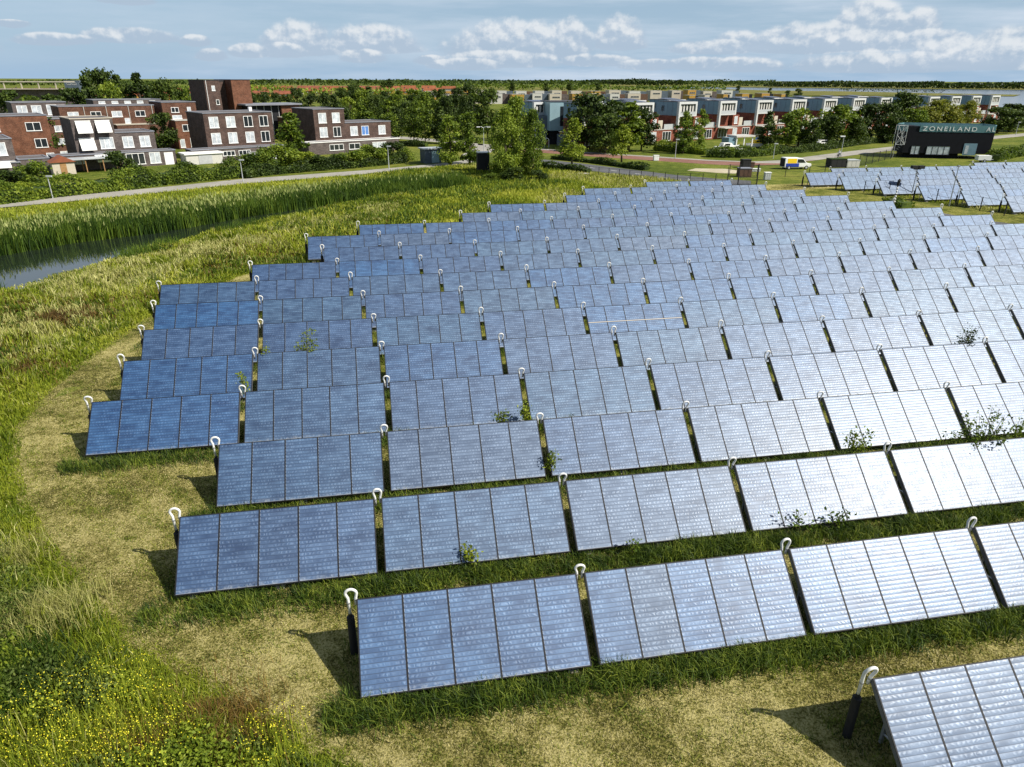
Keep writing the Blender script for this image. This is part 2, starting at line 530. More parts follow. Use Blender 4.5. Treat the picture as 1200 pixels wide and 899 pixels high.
def blades_mesh(name, pos, h, w, mat, lean=.4, wind=(0.0, 0.0)):
    """bent grass blades, five vertices each"""
    n = len(pos)
    pos = np.asarray(pos, float)
    a = RNG.uniform(0, 2*np.pi, n)
    side = np.stack([np.cos(a), np.sin(a), np.zeros(n)], 1)
    b = RNG.uniform(0, 2*np.pi, n)
    L = (np.abs(RNG.normal(0, lean, n)) + .05) * h
    bend = np.stack([np.cos(b)*L + wind[0]*h, np.sin(b)*L + wind[1]*h, np.zeros(n)], 1)
    w = (w*np.ones(n))[:, None]
    up = np.stack([np.zeros(n), np.zeros(n), h], 1)
    v = np.empty((n, 5, 3))
    v[:, 0] = pos - side*w*.5
    v[:, 1] = pos + side*w*.5
    m = pos + up*.58 + bend*.33
    v[:, 2] = m + side*w*.42
    v[:, 3] = m - side*w*.42
    v[:, 4] = pos + up*np.clip(1 - .35*(L/h)[:, None], .3, 1) + bend
    base = (np.arange(n)*5)[:, None]
    loops = (base + np.array([0, 1, 2, 3, 3, 2, 4])).ravel()
    sizes = np.tile([4, 3], n)
    return np_mesh(name, v.reshape(-1, 3), sizes, loops, mat)


def cards_mesh(name, pos, size, mat, out=None, bias=.6, aspect=1.5):
    """leaf cards (diamonds) with random facing, biased towards 'out'"""
    n = len(pos)
    pos = np.asarray(pos, float)
    nn = RNG.normal(0, 1, (n, 3))
    nn /= np.linalg.norm(nn, axis=1)[:, None]
    if out is not None:
        nn = nn*(1-bias) + np.asarray(out)*bias
        nn /= np.linalg.norm(nn, axis=1)[:, None] + 1e-9
    r = RNG.normal(0, 1, (n, 3))
    u = np.cross(nn, r)
    u /= np.linalg.norm(u, axis=1)[:, None] + 1e-9
    w = np.cross(nn, u)
    s = (size*np.ones(n))[:, None]
    v = np.stack([pos + u*s*.5*aspect, pos + w*s*.5, pos - u*s*.5*aspect, pos - w*s*.5], 1)
    return np_mesh(name, v.reshape(-1, 3), np.full(n, 4), np.arange(n*4), mat)


def vnoise(p, scale, seed=0):
    """value noise on the plane, 0..1"""
    q = np.asarray(p)[:, :2]*scale + seed*17.3
    i = np.floor(q).astype(int)
    f = q - i
    f = f*f*(3-2*f)

    def hsh(a, b):
        x = np.sin(a*127.1 + b*311.7 + seed*74.7)*43758.5453
        return x - np.floor(x)
    a, b, c, d = hsh(i[:, 0], i[:, 1]), hsh(i[:, 0]+1, i[:, 1]), hsh(i[:, 0], i[:, 1]+1), hsh(i[:, 0]+1, i[:, 1]+1)
    return (a*(1-f[:, 0]) + b*f[:, 0])*(1-f[:, 1]) + (c*(1-f[:, 0]) + d*f[:, 0])*f[:, 1]


def fbm(p, scale, seed=0):
    return (vnoise(p, scale, seed) + .5*vnoise(p, scale*2.1, seed+1) + .25*vnoise(p, scale*4.3, seed+2)) / 1.75


def inside(p, poly):
    x, y = p[:, 0], p[:, 1]
    r = np.zeros(len(p), bool)
    n = len(poly)
    for i in range(n):
        x0, y0 = poly[i][:2]
        x1, y1 = poly[(i+1) % n][:2]
        if y0 == y1:
            continue
        c = ((y0 > y) != (y1 > y)) & (x < (x1-x0)*(y-y0)/(y1-y0) + x0)
        r ^= c
    return r


def scatter(poly, dens):
    P = np.array([q[:2] for q in poly])
    lo, hi = P.min(0), P.max(0)
    n = int((hi-lo).prod()*dens)
    p = RNG.uniform(lo, hi, (n, 2))
    return p[inside(p, poly)]


def cull(p, margin=.10, zt=1.0):
    """keep points that the photo's camera (or one a step aside) can see"""
    Z = zt - CAM_H
    zc = p[:, 1]*CP - Z*SP
    yc = -(p[:, 1]*SP + Z*CP)
    return p[(zc > 1) & (np.abs(p[:, 0]/zc) < .735 + margin) & (yc/zc < .56 + margin)]


def z3(p, z=0.0):
    return np.column_stack([p, np.full(len(p), z) if np.isscalar(z) else z])


def sheet(name, pts, z, mat, parent=None):
    return MB().add([(p[0], p[1], z) for p in pts], [tuple(range(len(pts)))]).build(name, mat, parent)


def ribbon(name, top, bot, z, mat):
    """band between two pixel lines of equal length, laid on the ground"""
    a, b = [G(*p) for p in top], [G(*p) for p in bot]
    vs = [(q.x, q.y, z) for q in a] + [(q.x, q.y, z) for q in b]
    n = len(a)
    return tag(MB().add(vs, [(i, i+1, n+i+1, n+i) for i in range(n-1)]).build(name, mat), kind='structure')


# ================================================================== GROUND AND WATER
m_ground = ground_mat('ground_grass', (.045, .070, .008), (.100, .128, .016), (.200, .195, .040))
m_mown = ground_mat('mown_hay', (.062, .062, .011), (.230, .208, .056), (.450, .395, .160), .25, 2.6, 15.0, 1.0, None, .30, .78)
m_strip = ground_mat('field_turf', (.045, .065, .007), (.140, .150, .022), (.290, .265, .070), .3, 1.8, 16, .9)
m_asphalt = ground_mat('asphalt', (.075, .078, .082), (.100, .103, .108), (.130, .132, .136), .2, 2, 20, .15)
m_path = ground_mat('pale_paving', (.25, .24, .21), (.30, .285, .25), (.36, .34, .30), .2, 2, 20, .15)
m_redpath = ground_mat('red_asphalt', (.17, .085, .065), (.21, .11, .085), (.25, .14, .11), .2, 2, 20, .15)
m_sand = ground_mat('bare_sand', (.34, .29, .19), (.42, .37, .26), (.5, .45, .33), .3, 2, 12, .3)
m_farland = ground_mat('far_meadow', (.075, .090, .020), (.130, .130, .030), (.200, .170, .050), .01, .05, .4, .2)

NEAR_BANK = [(-58, 24), (-47, 36), (-40.5, 46), (-37.4, 51.8), (-35.8, 56), (-34.6, 62), (-32.6, 68), (-29.5, 75), (-25, 84), (-20, 92), (-14, 99)]
FAR_BANK = [(-14.5, 102), (-21, 96), (-27.5, 88), (-31.5, 83.5), (-34.5, 78.5), (-37.5, 74), (-43.5, 69), (-47.5, 62.5), (-56, 52), (-66, 42), (-76, 30)]
CHANNEL = NEAR_BANK + FAR_BANK


def dist_poly(p, poly):
    d = np.full(len(p), 1e9)
    n = len(poly)
    for i in range(n):
        a, b = np.array(poly[i]), np.array(poly[(i+1) % n])
        ab = b-a
        t = np.clip(((p-a)@ab)/(ab@ab), 0, 1)
        d = np.minimum(d, np.linalg.norm(p-(a+t[:, None]*ab), axis=1))
    return np.where(inside(p, poly), d, -d)


def build_ground():
    xs = np.concatenate([[-14000, -5000, -2000, -900, -400, -220, -140], np.arange(-110, 10, 1.25), np.arange(10, 130, 5), [160, 240, 400, 900, 2000, 5000, 14000]])
    ys = np.concatenate([[-400, -120, -40, -10], np.arange(0, 130, 1.25), np.arange(130, 260, 6), [280, 340, 450, 700, 1200, 2500, 5000, 14000]])
    X, Y = np.meshgrid(xs, ys)
    p = np.column_stack([X.ravel(), Y.ravel()])
    d = dist_poly(p, CHANNEL)
    z = -1.5*np.clip((d+.6)/1.8, 0, 1)**1.0
    near = (np.abs(p[:, 0]) < 120) & (p[:, 1] < 130) & (p[:, 1] > 0)
    z = z + np.where(near & (d < -1) & (p[:, 0] < -12), (fbm(p, .22, 3)-.5)*.25 - .06, 0)
    nx, ny = len(xs), len(ys)
    i = np.arange(nx-1)[None, :] + nx*np.arange(ny-1)[:, None]
    q = np.stack([i, i+1, i+nx+1, i+nx], -1).reshape(-1)
    me = np_mesh('ground', np.column_stack([p, z]), np.full(len(q)//4, 4), q, m_ground)
    tag(link('ground', me), kind='structure')


build_ground()
ch = [(-95, 10)] + [(-62, 20), (-40, 40), (-30, 62), (-22, 80), (-8, 98), (-8, 108), (-24, 106), (-36, 92), (-54, 76), (-90, 50)]
tag(sheet('water', ch, -.40, water_mat('channel_water', (.012, .018, .012), .10, 1.6, .03)), kind='structure')

# mown clearing round the collectors
MOWN_EDGE = [(1.5, 5.0), (-1.5, 9.0), (-3.9, 11.2), (-5.5, 12.1), (-8.2, 13.6), (-11.4, 15.4), (-14.9, 18.5), (-17.8, 21.4), (-20.6, 25.0), (-22.4, 28.2),
             (-23.5, 32), (-23.9, 36.5), (-24.0, 43.4), (-23.2, 49), (-22.0, 54.5), (-18, 58.5), (-15, 63), (-13.5, 68), (-10, 74), (-3, 79), (3, 85), (11, 92), (20, 99), (29, 106)]
MOWN = MOWN_EDGE + [(50, 112), (62, 96), (75, 78), (90, 50), (70, 20), (40, 5)]
MJ = []
for a, b in zip(MOWN_EDGE[:-1], MOWN_EDGE[1:]):
    for i in range(12):
        x, y = a[0]+(b[0]-a[0])*i/12, a[1]+(b[1]-a[1])*i/12
        k = (float(fbm(np.array([[x, y]]), 1.6, 7)[0])-.5)*1.0
        L_ = math.hypot(b[0]-a[0], b[1]-a[1])
        MJ.append((x + (b[1]-a[1])/L_*k, y - (b[0]-a[0])/L_*k))
MJ += MOWN[len(MOWN_EDGE)-1:]
tag(sheet('mown_field', MJ, .012, m_mown), kind='structure')
ARRAY_TURF = [(-13.5, 47), (-8, 66), (4, 80), (24, 96), (48, 106), (58, 92), (76, 62), (60, 30), (20, 22), (-6, 29), (-14, 36)]
tag(sheet('array_turf', ARRAY_TURF, .022, m_strip), kind='structure')

# paths and roads
ribbon('path', [(-60, 241), (0, 236.5), (100, 228), (200, 218.5), (283, 210), (360, 204.5), (430, 199.5), (470, 196), (527, 190.5), (548, 187)],
       [(-60, 249), (0, 243.5), (100, 234.5), (200, 224.5), (283, 215.5), (360, 209.5), (430, 204), (470, 200), (527, 194), (556, 190)], .015, m_path)
ribbon('road', [(632, 186.5), (680, 191.5), (704, 194.5), (745, 199.5), (790, 205), (840, 209.5), (880, 212)],
       [(632, 191), (680, 198.5), (704, 202), (745, 208), (790, 215), (840, 221), (880, 225)], .016, m_asphalt)
ribbon('cycle_path', [(560, 170), (640, 176), (700, 180.5), (760, 184), (830, 188.6), (870, 190), (915, 188), (960, 182), (1000, 177), (1046, 172), (1100, 164.5), (1160, 160), (1260, 151)],
       [(560, 173), (640, 179.5), (700, 184), (760, 188), (830, 192.6), (870, 194.5), (915, 193), (960, 187.5), (1000, 182), (1046, 176.5), (1100, 168.5), (1160, 163.5), (1260, 154)], .016, m_redpath)
ribbon('pale_path_edge', [(870, 189.9), (915, 187.9), (960, 181.9), (1000, 176.9), (1046, 171.9), (1100, 164.4), (1160, 159.9), (1260, 150.9)],
       [(870, 191), (915, 191.6), (960, 187.4), (1000, 181.9), (1046, 176.4), (1100, 168.4), (1160, 163.4), (1260, 153.9)], .021, m_path)
ribbon('pavement', [(560, 168.4), (640, 174.6), (700, 179.2), (760, 182.8), (830, 187.4), (870, 189)], [(560, 170), (640, 176), (700, 180.5), (760, 184), (830, 188.6), (870, 190)], .018, m_path)
ribbon('side_road', [(395, 158), (470, 160), (520, 164), (566, 169)], [(395, 160.5), (470, 163), (520, 167.5), (566, 173)], .018, m_path)
ribbon('link_path', [(540, 182), (552, 176), (566, 170)], [(566, 184), (578, 177), (590, 171)], .017, m_path)
ribbon('sand_patch', [(815, 197.5), (850, 198), (866, 200)], [(805, 200), (845, 203), (862, 203.5)], .014, m_sand)
ribbon('service_track', [(1098, 249), (1150, 258), (1230, 268)], [(1090, 253), (1150, 264), (1230, 276)], .03, m_asphalt)
# lane marks on the road
mk = MB()
for a, b in (((690, 196.4), (697, 197.3)), ((716, 199.7), (723, 200.6)), ((744, 203.4), (752, 204.4)), ((772, 207.2), (780, 208.3))):
    p, q = G(*a), G(*b)
    d = (q-p).normalized()
    s = Vector((-d.y, d.x, 0))*.07
    mk.add([(p-s)[:2] + (.021,), (q-s)[:2] + (.021,), (q+s)[:2] + (.021,), (p+s)[:2] + (.021,)], [(0, 1, 2, 3)])
tag(mk.build('road_markings', MAT['white']), kind='structure')

# the lake to the right, its island strip and shores
m_lake = water_mat('lake_water', (.02, .03, .04), .10, .12, .12)
tag(sheet('lake', [G(*p) for p in ((700, 101.4), (813, 101.8), (900, 102.8), (1000, 103.4), (1240, 105.2), (1300, 135), (1150, 138), (1105, 132), (1075, 126), (1058, 112), (1000, 108.2), (900, 106.6), (812, 103.5))], .15, m_lake), kind='structure')
tag(sheet('island_strip', [G(*p) for p in ((812, 103.6), (900, 106.4), (1000, 107.6), (1100, 109.8), (1196, 111.4), (1188, 113.4), (1110, 112.9), (1058, 112.8), (990, 112.4), (800, 111))], .4, m_farland), kind='structure')
tag(sheet('far_shore', [G(*p) for p in ((690, 99.0), (1300, 102.2), (1300, 106.2), (1196, 105.6), (1000, 103.7), (900, 103.0), (813, 102.1), (700, 101.7))], .5, m_farland), kind='structure')
tag(sheet('far_fields', [G(*p) for p in ((280, 99.5), (560, 101.5), (800, 105), (860, 111), (820, 118), (520, 112), (300, 112), (240, 108))], .05, m_farland), kind='structure')

# ================================================================== SOLAR COLLECTORS
ROW_A = R(10.39)
TILT = R(41.35)
LEN, WID, BASE, GAP = 5.97, 2.407, 0.30, 0.229
CT, ST = math.cos(TILT), math.sin(TILT)
E_R = Vector((math.cos(ROW_A), math.sin(ROW_A), 0))
N_R = Vector((-math.sin(ROW_A), math.cos(ROW_A), 0))


def slope(x, s, h=0.0):                    # point on the collector: x along, s up the slope, h above the face
    return (x, s*CT - h*ST, BASE + s*ST + h*CT)


def slab(mb, x0, x1, s0, s1, h0, h1):
    return mb.hexa([slope(x, s, h) for h in (h0, h1) for s in (s0, s1) for x in (x0, x1)])


PW = LEN/5
tr_ = MB()
slab(tr_, .004, LEN-.004, .004, WID-.004, -.15, -.0125)       # insulated tray behind the glass
me_tray = tr_.mesh('tray', MAT['traygrey'])
fr = MB()
for s0, s1 in ((0, .028), (WID-.028, WID)):
    slab(fr, 0, LEN, s0, s1, -.012, .010)
for i in range(6):
    x0 = min(max(i*PW - .024, 0), LEN-.034)
    x1 = x0 + (.034 if i in (0, 5) else .048)
    slab(fr, x0, x1, .028, WID-.028, -.012, .010)
me_frame = fr.mesh('frame', MAT['dark'])
pn = MB()
pn.box(0, PW-.052, 0, WID-.062, -.008, .004)
me_pane = pn.mesh('glass_pane', MAT['panel'])
lg = MB()
lg.box(-.035, .035, WID*CT*.86-.035, WID*CT*.86+.035, 0.04, BASE + WID*.86*ST - .145)
lg.tube([(0, WID*CT*.86, .35), (0, .35, .52)], .022, 6)
lg.box(-.035, .035, .22, .29, .04, BASE+.02)
me_leg = lg.mesh('support_leg', MAT['steel'])
fb = MB()
fb.box(-.14, .14, .12, .40, 0.0, .10)
me_block = fb.mesh('foot_block', MAT['concrete'])


def hose_pts(xa, xb, low_a, low_b):
    y, zt = WID*CT + .05, BASE + WID*ST
    r = abs(xb-xa)/2 + .055
    c = (xa+xb)/2
    pts = [(xa, y+.02, zt-low_a), (xa-.012*(1 if xa < xb else -1), y, zt+.02)]
    for k in range(11):
        t = math.pi*(1 - k/10)
        pts.append((c + r*math.cos(t)*(1 if xa < xb else -1), y, zt + .17 + r*1.05*math.sin(t)))
    pts += [(xb+.012*(1 if xa < xb else -1), y, zt+.02), (xb, y+.02, zt-low_b)]
    return pts


def hose_set(xa, xb, la, lb, r_):
    """a few differently sagging hoses with their clamps"""
    out = []
    for i in range(5):
        rv = random.Random(i*7 + int(la*100))
        dx, dy, sq = rv.uniform(-.03, .03), rv.uniform(-.10, .03), rv.uniform(.8, 1.15)
        pts = []
        for (x, y, z) in hose_pts(xa, xb, la, lb):
            up_ = max(0.0, z - (BASE + WID*ST + .0))
            pts.append((x + dx*up_/.3, y + dy*up_/.3, z if up_ == 0 else BASE + WID*ST + up_*sq))
        cl = MB()
        for p, q in ((pts[0], pts[1]), (pts[-1], pts[-2])):
            a_, b_ = Vector(p), Vector(q)
            m_ = a_.lerp(b_, .72)
            d_ = (b_-a_).normalized()*.022
            cl.tube([m_-d_, m_+d_], r_+.010, 10)
        out.append((MB().tube(pts, r_, 10).mesh('hose', MAT['hose'], True), cl.mesh('hose_clamp', MAT['steel'])))
    return out


me_hose = hose_set(-.19, -.04, .30, .22, .036)
me_hose_end = hose_set(-.21, -.03, .55, .22, .039)
me_hose_right = hose_set(LEN+.04, LEN+.20, .22, .55, .043)
ris = MB()
ris.cyl((-.21, WID*CT+.07), .105, 0.0, BASE+WID*ST-.62, 12)
ris.cyl((-.21, WID*CT+.07), .05, BASE+WID*ST-.62, BASE+WID*ST-.50, 10)
me_riser = ris.mesh('riser_pipe', MAT['black'], False)
rr = MB()
rr.cyl((LEN+.20, WID*CT+.07), .09, 0.0, BASE+WID*ST-.5, 12)
me_riser_r = rr.mesh('riser_pipe', MAT['black'], False)

proto = thing('solar_collector', (0, 0, 0))
link('frame', me_frame, proto)
link('tray', me_tray, proto)
for i in range(5):
    o = link('glass_pane', me_pane, proto)
    o.location = slope(i*PW + .026, .031, 0)
    o.rotation_euler = (TILT, 0, 0)
for x in (.45, LEN/2, LEN-.45):
    o = link('support_leg', me_leg, proto)
    o.location = (x, 0, 0)
    b = link('foot_block', me_block, o)

ORD = ['first', 'second', 'third', 'fourth', 'fifth', 'sixth', 'seventh', 'eighth', 'ninth', 'tenth', 'eleventh', 'twelfth', 'thirteenth',
       'fourteenth', 'fifteenth', 'sixteenth', 'seventeenth', 'eighteenth', 'nineteenth', 'twentieth', 'twenty-first', 'twenty-second',
       'twenty-third', 'twenty-fourth', 'twenty-fifth', 'twenty-sixth', 'twenty-seventh', 'twenty-eighth', 'twenty-ninth', 'thirtieth'] + \
      ['thirty-' + w for w in ('first', 'second', 'third', 'fourth', 'fifth', 'sixth', 'seventh', 'eighth', 'ninth')]

# (start along the row, line of the top edge, number of collectors or None = to the picture's right edge)
ROWS = [(10.32, 10.33, None), (-1.37, 15.12, None), (-6.88, 19.93, None), (-6.61, 24.67, None), (-12.63, 29.54, None), (-12.80, 34.32, None),
        (-13.20, 39.05, None), (-13.86, 43.82, None), (-14.76, 48.52, None), (-9.68, 53.23, None), (-4.87, 58.00, None), (-6.52, 62.83, 11),
        (-2.23, 67.54, 10), (7.98, 72.36, 8), (11.64, 77.12, 7), (21.46, 82.25, 5), (25.15, 87.34, 4), (35.02, 92.00, 2)]
ROWS2 = [(73.0, 73.36), (71.3, 78.35), (69.15, 83.2), (67.06, 88.47), (64.68, 93.5), (62.16, 98.13), (69.14, 102.54), (98.0, 106.42)]


def to_px(P):
    x, y, z = P[0], P[1], P[2]-CAM_H
    zc = y*CP - z*SP
    yc = -(y*SP + z*CP)
    a, b = x/zc, yc/zc
    return 600 + F_PX*(a*CR - b*SR), 449.5 + F_PX*(a*SR + b*CR)


HUES = [(1, 1, 1), (.70, .95, 1.12), (1.05, .98, 1.02), (.55, .95, 1.16), (1.4, 1.05, .96), (.9, 1.03, 1.02), (.95, .95, 1.02), (1.12, 1.10, 1.02), (.85, .86, .95)]
rh = random.Random(5)
collectors = []
first_used = False


def place_collector(u, v, label, group, first, last):
    global first_used
    base = E_R*u + N_R*(v - WID*CT)
    if not first_used:
        t = proto
        first_used = True
        t.location, t.rotation_euler = base, (0, 0, ROW_A)
    else:
        t = dup(proto, base, ROW_A)
    tag(t, label, 'solar collector', group)
    hue = rh.choice(HUES)
    for ch in t.children:
        if ch.name.startswith('glass_pane'):
            k = rh.uniform(.93, 1.07)
            hh = hue if rh.random() > .006 else (1.12, .93, .9)
            ch.color = (hh[0]*k, hh[1]*k, hh[2]*k, 1)
    return t


extra = []
for r, (u0, v, cnt) in enumerate(ROWS):
    k = 0
    while True:
        u = u0 + k*(LEN+GAP)
        tl = E_R*u + N_R*v + Vector((0, 0, BASE+WID*ST))
        if cnt is None and to_px(tl)[0] > 1222:
            break
        if cnt is not None and k >= cnt:
            break
        lab = 'blue five-pane solar collector, %s from the left in the %s row from the front' % (ORD[k], ORD[r])
        if r == 0:
            lab = 'partly cut off five-pane solar collector standing alone in the bottom right corner'
        t = place_collector(u, v, lab, 'solar collectors in the main field', k == 0, False)
        extra.append((t, 'L' if k == 0 else 'M'))
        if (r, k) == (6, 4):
            slab(MB(), .03, LEN-.03, 1.28, 1.325, .012, .018).build('reflection_strip', MAT['cream'], t)  # thin pale slab standing in for a reflection streak on the glass
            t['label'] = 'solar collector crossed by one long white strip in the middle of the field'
        k += 1
    if cnt is not None:
        extra.append((t, 'R'))
for r, (u0, v) in enumerate(ROWS2):
    k = 0
    while True:
        u = u0 + k*(LEN+GAP)
        if to_px(E_R*u + N_R*v + Vector((0, 0, 1.9)))[0] > 1222:
            break
        lab = 'solar collector in the far right field, %s from left in its %s row from front' % (ORD[k], ORD[r])
        t = place_collector(u, v, lab, 'solar collectors in the far right field', k == 0, False)
        extra.append((t, 'L' if k == 0 else 'M'))
        k += 1


def add_hose(kinds, t):
    hm, cm = rh.choice(kinds)
    link('hose_clamp', cm, link('hose', hm, t))


for t, kind in extra:
    if kind == 'M':
        add_hose(me_hose, t)
    elif kind == 'L':
        add_hose(me_hose_end, t)
        link('riser_pipe', me_riser, t)
    else:
        add_hose(me_hose_right, t)
        link('riser_pipe', me_riser_r, t)

# ================================================================== GRASS, REEDS, WEEDS
# long unmown grass along the front edge of every row and round the row ends
tp, th_ = [], []
for r, (u0, v, cnt) in enumerate(ROWS):
    n_t = cnt or 13
    dens = [420, 420, 420, 340, 240, 170, 110, 80, 60, 50, 40, 40, 30, 30, 25, 25, 25, 25][r]
    L_ = n_t*(LEN+GAP)
    cnt_b = int(dens*L_*1.7)
    u = RNG.uniform(-.9, L_, cnt_b)
    s = RNG.normal(-.30, .30, cnt_b) if r < 2 else RNG.normal(-.42, .36, cnt_b)
    P = np.array(E_R)[None, :2]*(u0+u)[:, None] + np.array(N_R)[None, :2]*(v - WID*CT + s)[:, None]
    k = fbm(P, .9, 5)
    keep = RNG.uniform(0, 1, cnt_b) < np.clip((k-.16)*3.0, .2, 1)
    P, k = P[keep], k[keep]
    h = (.14 + .46*k)*RNG.uniform(.6, 1.25, len(P))
    tp.append(P)
    th_.append(h)
    # the ground beneath and behind each row is never mown
    if r < 9:
        cnt_c = int(dens*L_*.75)
        u = RNG.uniform(-.55, L_, cnt_c)
        s = RNG.uniform(.0, 2.35, cnt_c)
        P = np.array(E_R)[None, :2]*(u0+u)[:, None] + np.array(N_R)[None, :2]*(v - WID*CT + s)[:, None]
        tp.append(P)
        th_.append(RNG.uniform(.08, .30, cnt_c)*np.where(s > 1.9, 1.0, .8))
tp, th_ = np.concatenate(tp), np.concatenate(th_)
q = cull(tp)
sel = np.isin(tp[:, 0], q[:, 0])
o = link('grass_tufts', blades_mesh('grass_tufts', z3(tp[sel], .01), th_[sel], .022, MAT['tuft'], .75, (-.12, .10)))
tag(o, 'long dark green grass left standing along the collector rows', 'grass', kind='stuff')

# dry clippings lying in swaths on the mown strip
pts = cull(scatter([p for p in MOWN_EDGE[:15]] + [(-8, 46), (2, 33), (20, 25), (36, 24), (30, 8)], 640), .03, 0)
d = np.linalg.norm(pts, axis=1)
pts = pts[RNG.uniform(0, 1, len(pts)) < np.clip(20/d, .2, 1)**1.6]
edge = dist_poly(pts, MOWN)
k = fbm(pts, .9, 9)
sw = .5 + .5*np.sin(edge*4.6 + 5*fbm(pts, .25, 13))
m1 = RNG.uniform(0, 1, len(pts)) < np.clip(.15 + 1.1*sw*np.clip((k-.2)*2.2, 0, 1), 0, 1)
d = np.linalg.norm(pts, axis=1)
a = blades_mesh('hay_clippings', z3(pts[m1], .014), RNG.uniform(.015, .055, m1.sum()), .009+.0006*d[m1], MAT['clip'], 1.3)
tag(link('hay_clippings', a), 'pale dry clippings lying in swaths on the mown strip', 'hay', kind='stuff')
m2 = ~m1 & (RNG.uniform(0, 1, len(pts)) < np.clip((k-.30)*2.5, .1, .8))
a = blades_mesh('short_grass', z3(pts[m2], .010), RNG.uniform(.03, .10, m2.sum()), .010+.0006*d[m2], MAT['clip_green'], .8)
tag(link('short_grass', a), 'short yellowish green grass regrowing on the mown strip', 'grass', kind='stuff')

# green tussocks the mower left and darker matted patches
base_ = scatter([p for p in MOWN_EDGE[1:15]] + [(-8, 46), (2, 33), (20, 25), (36, 24), (30, 8)], .55)
cl, ch_ = [], []
for c in base_:
    n_ = int(RNG.integers(25, 90))
    r_ = RNG.uniform(.10, .38)
    cl.append(c + RNG.normal(0, r_, (n_, 2))*np.array([1.6, .8]))
    ch_.append(RNG.uniform(.04, .15, n_))
cl, ch_ = np.concatenate(cl), np.concatenate(ch_)
o = link('short_grass', blades_mesh('short_grass', z3(cl, .01), ch_, .02, MAT['clip_green'], .9))
tag(o, 'small green tussocks scattered over the mown strip', 'grass', kind='stuff')


def patch(name, px, py, rad, n, h0, h1, w, mt, lean, label):
    c = G(px, py)
    p = np.array([c.x, c.y]) + RNG.normal(0, rad*.5, (n, 2))
    p = p[fbm(p, 1.4, 161) > RNG.uniform(.2, .6, n)]
    hh = RNG.uniform(h0, h1, len(p))*(.6 + .8*fbm(p, .9, 163))
    tag(link(name, blades_mesh(name, z3(p, -.02), hh, w, MAT[mt], lean)), label, 'grass', kind='stuff')


patch('dry_grass', 58, 728, 1.2, 1900, .7, 1.15, .018, 'straw', .35, 'tall pale grass clump beside the mown strip at lower left')
patch('dry_grass', 12, 660, 1.0, 900, .5, .9, .018, 'straw', .4, 'second pale grass clump further up the lower left bank')
patch('rusty_weeds', 222, 872, 1.7, 4200, .35, .75, .016, 'rusty_weed', .45, 'reddish brown withered weeds between the yellow flowers')
patch('rusty_weeds', 280, 856, 1.0, 1300, .3, .6, .016, 'rusty_weed', .45, 'second patch of withered brown weeds nearer the mown strip')
patch('meadow_herbs', 25, 800, 1.6, 4200, .5, .95, .03, 'meadow_dark', .5, 'dark green leafy weeds in the lower left corner')
patch('rusty_weeds', 82, 372, 1.6, 1500, .3, .6, .05, 'rusty_weed', .5, 'bare looking reddish patch in the left meadow')
patch('rusty_weeds', 20, 438, 2.0, 900, .3, .6, .05, 'rusty_weed', .5, 'faint reddish patch lower in the left meadow')

# the meadow between mown strip and water
MEADOW = list(reversed(MOWN_EDGE[:18])) + [(-2, 4), (-14, 5), (-26, 14), (-60, 24)] + NEAR_BANK[1:]
pts = cull(scatter(MEADOW, 330), .05, .5)
d = np.linalg.norm(pts, axis=1)
pts = pts[RNG.uniform(0, 1, len(pts)) < np.clip(24/d, .0, 1)**1.25]
d = np.linalg.norm(pts, axis=1)
edge = -dist_poly(pts, MOWN)
k1, k2, k3 = fbm(pts, .22, 21), fbm(pts, .13, 33), fbm(pts, .55, 41)
bank = np.minimum.reduce([np.linalg.norm(pts - np.array(b), axis=1) for b in NEAR_BANK])
k4 = fbm(pts, 1.1, 45)
hb = (.15 + .50*k1 + .75*np.clip(k4-.42, 0, 1)*1.6)*np.clip(.45 + edge*.6, .3, 1)*RNG.uniform(.55, 1.25, len(pts))
hb = hb*np.clip(.35 + bank*.12, .35, 1)
thin = RNG.uniform(0, 1, len(pts)) < np.clip(.25 + (k4-.30)*3.5, .2, 1)
wb = .016 + .0011*np.maximum(0, d-12)
ridge = np.exp(-((edge - 8.5 - 2.5*np.sin(pts[:, 1]*.12))/3.0)**2)
p_straw = np.clip(.05 + ridge*.95*np.clip((k3-.32)*4, 0, 1) + .3*(k2 > .62), 0, .8)
p_rust = np.where((k2 < .42) & (edge > 1.5), .30, .02)
p_dark = np.clip((.52-k1)*3.2, 0, .8)
rr_ = RNG.uniform(0, 1, len(pts))
cls = np.where(rr_ < p_straw, 0, np.where(RNG.uniform(0, 1, len(pts)) < p_rust, 1, np.where(RNG.uniform(0, 1, len(pts)) < p_dark, 2, 3)))
for c, nm, mt, lab, hs in ((0, 'dry_grass', 'straw', 'pale ripe seed heads standing in the meadow', 1.1), (1, 'rusty_weeds', 'rusty_weed', 'reddish brown dock and sorrel among the meadow grass', .85),
                           (2, 'meadow_herbs', 'meadow_dark', 'dark green herbs growing in patches in the meadow', .9), (3, 'meadow_grass', 'meadow', 'tall green meadow grass beside the mown strip', 1.0)):
    s = (cls == c) & thin
    o = link(nm, blades_mesh(nm, z3(pts[s], -.05), hb[s]*hs, wb[s]*(1.35 if c == 2 else 1), MAT[mt], .5))
    tag(o, lab, 'grass', kind='stuff')

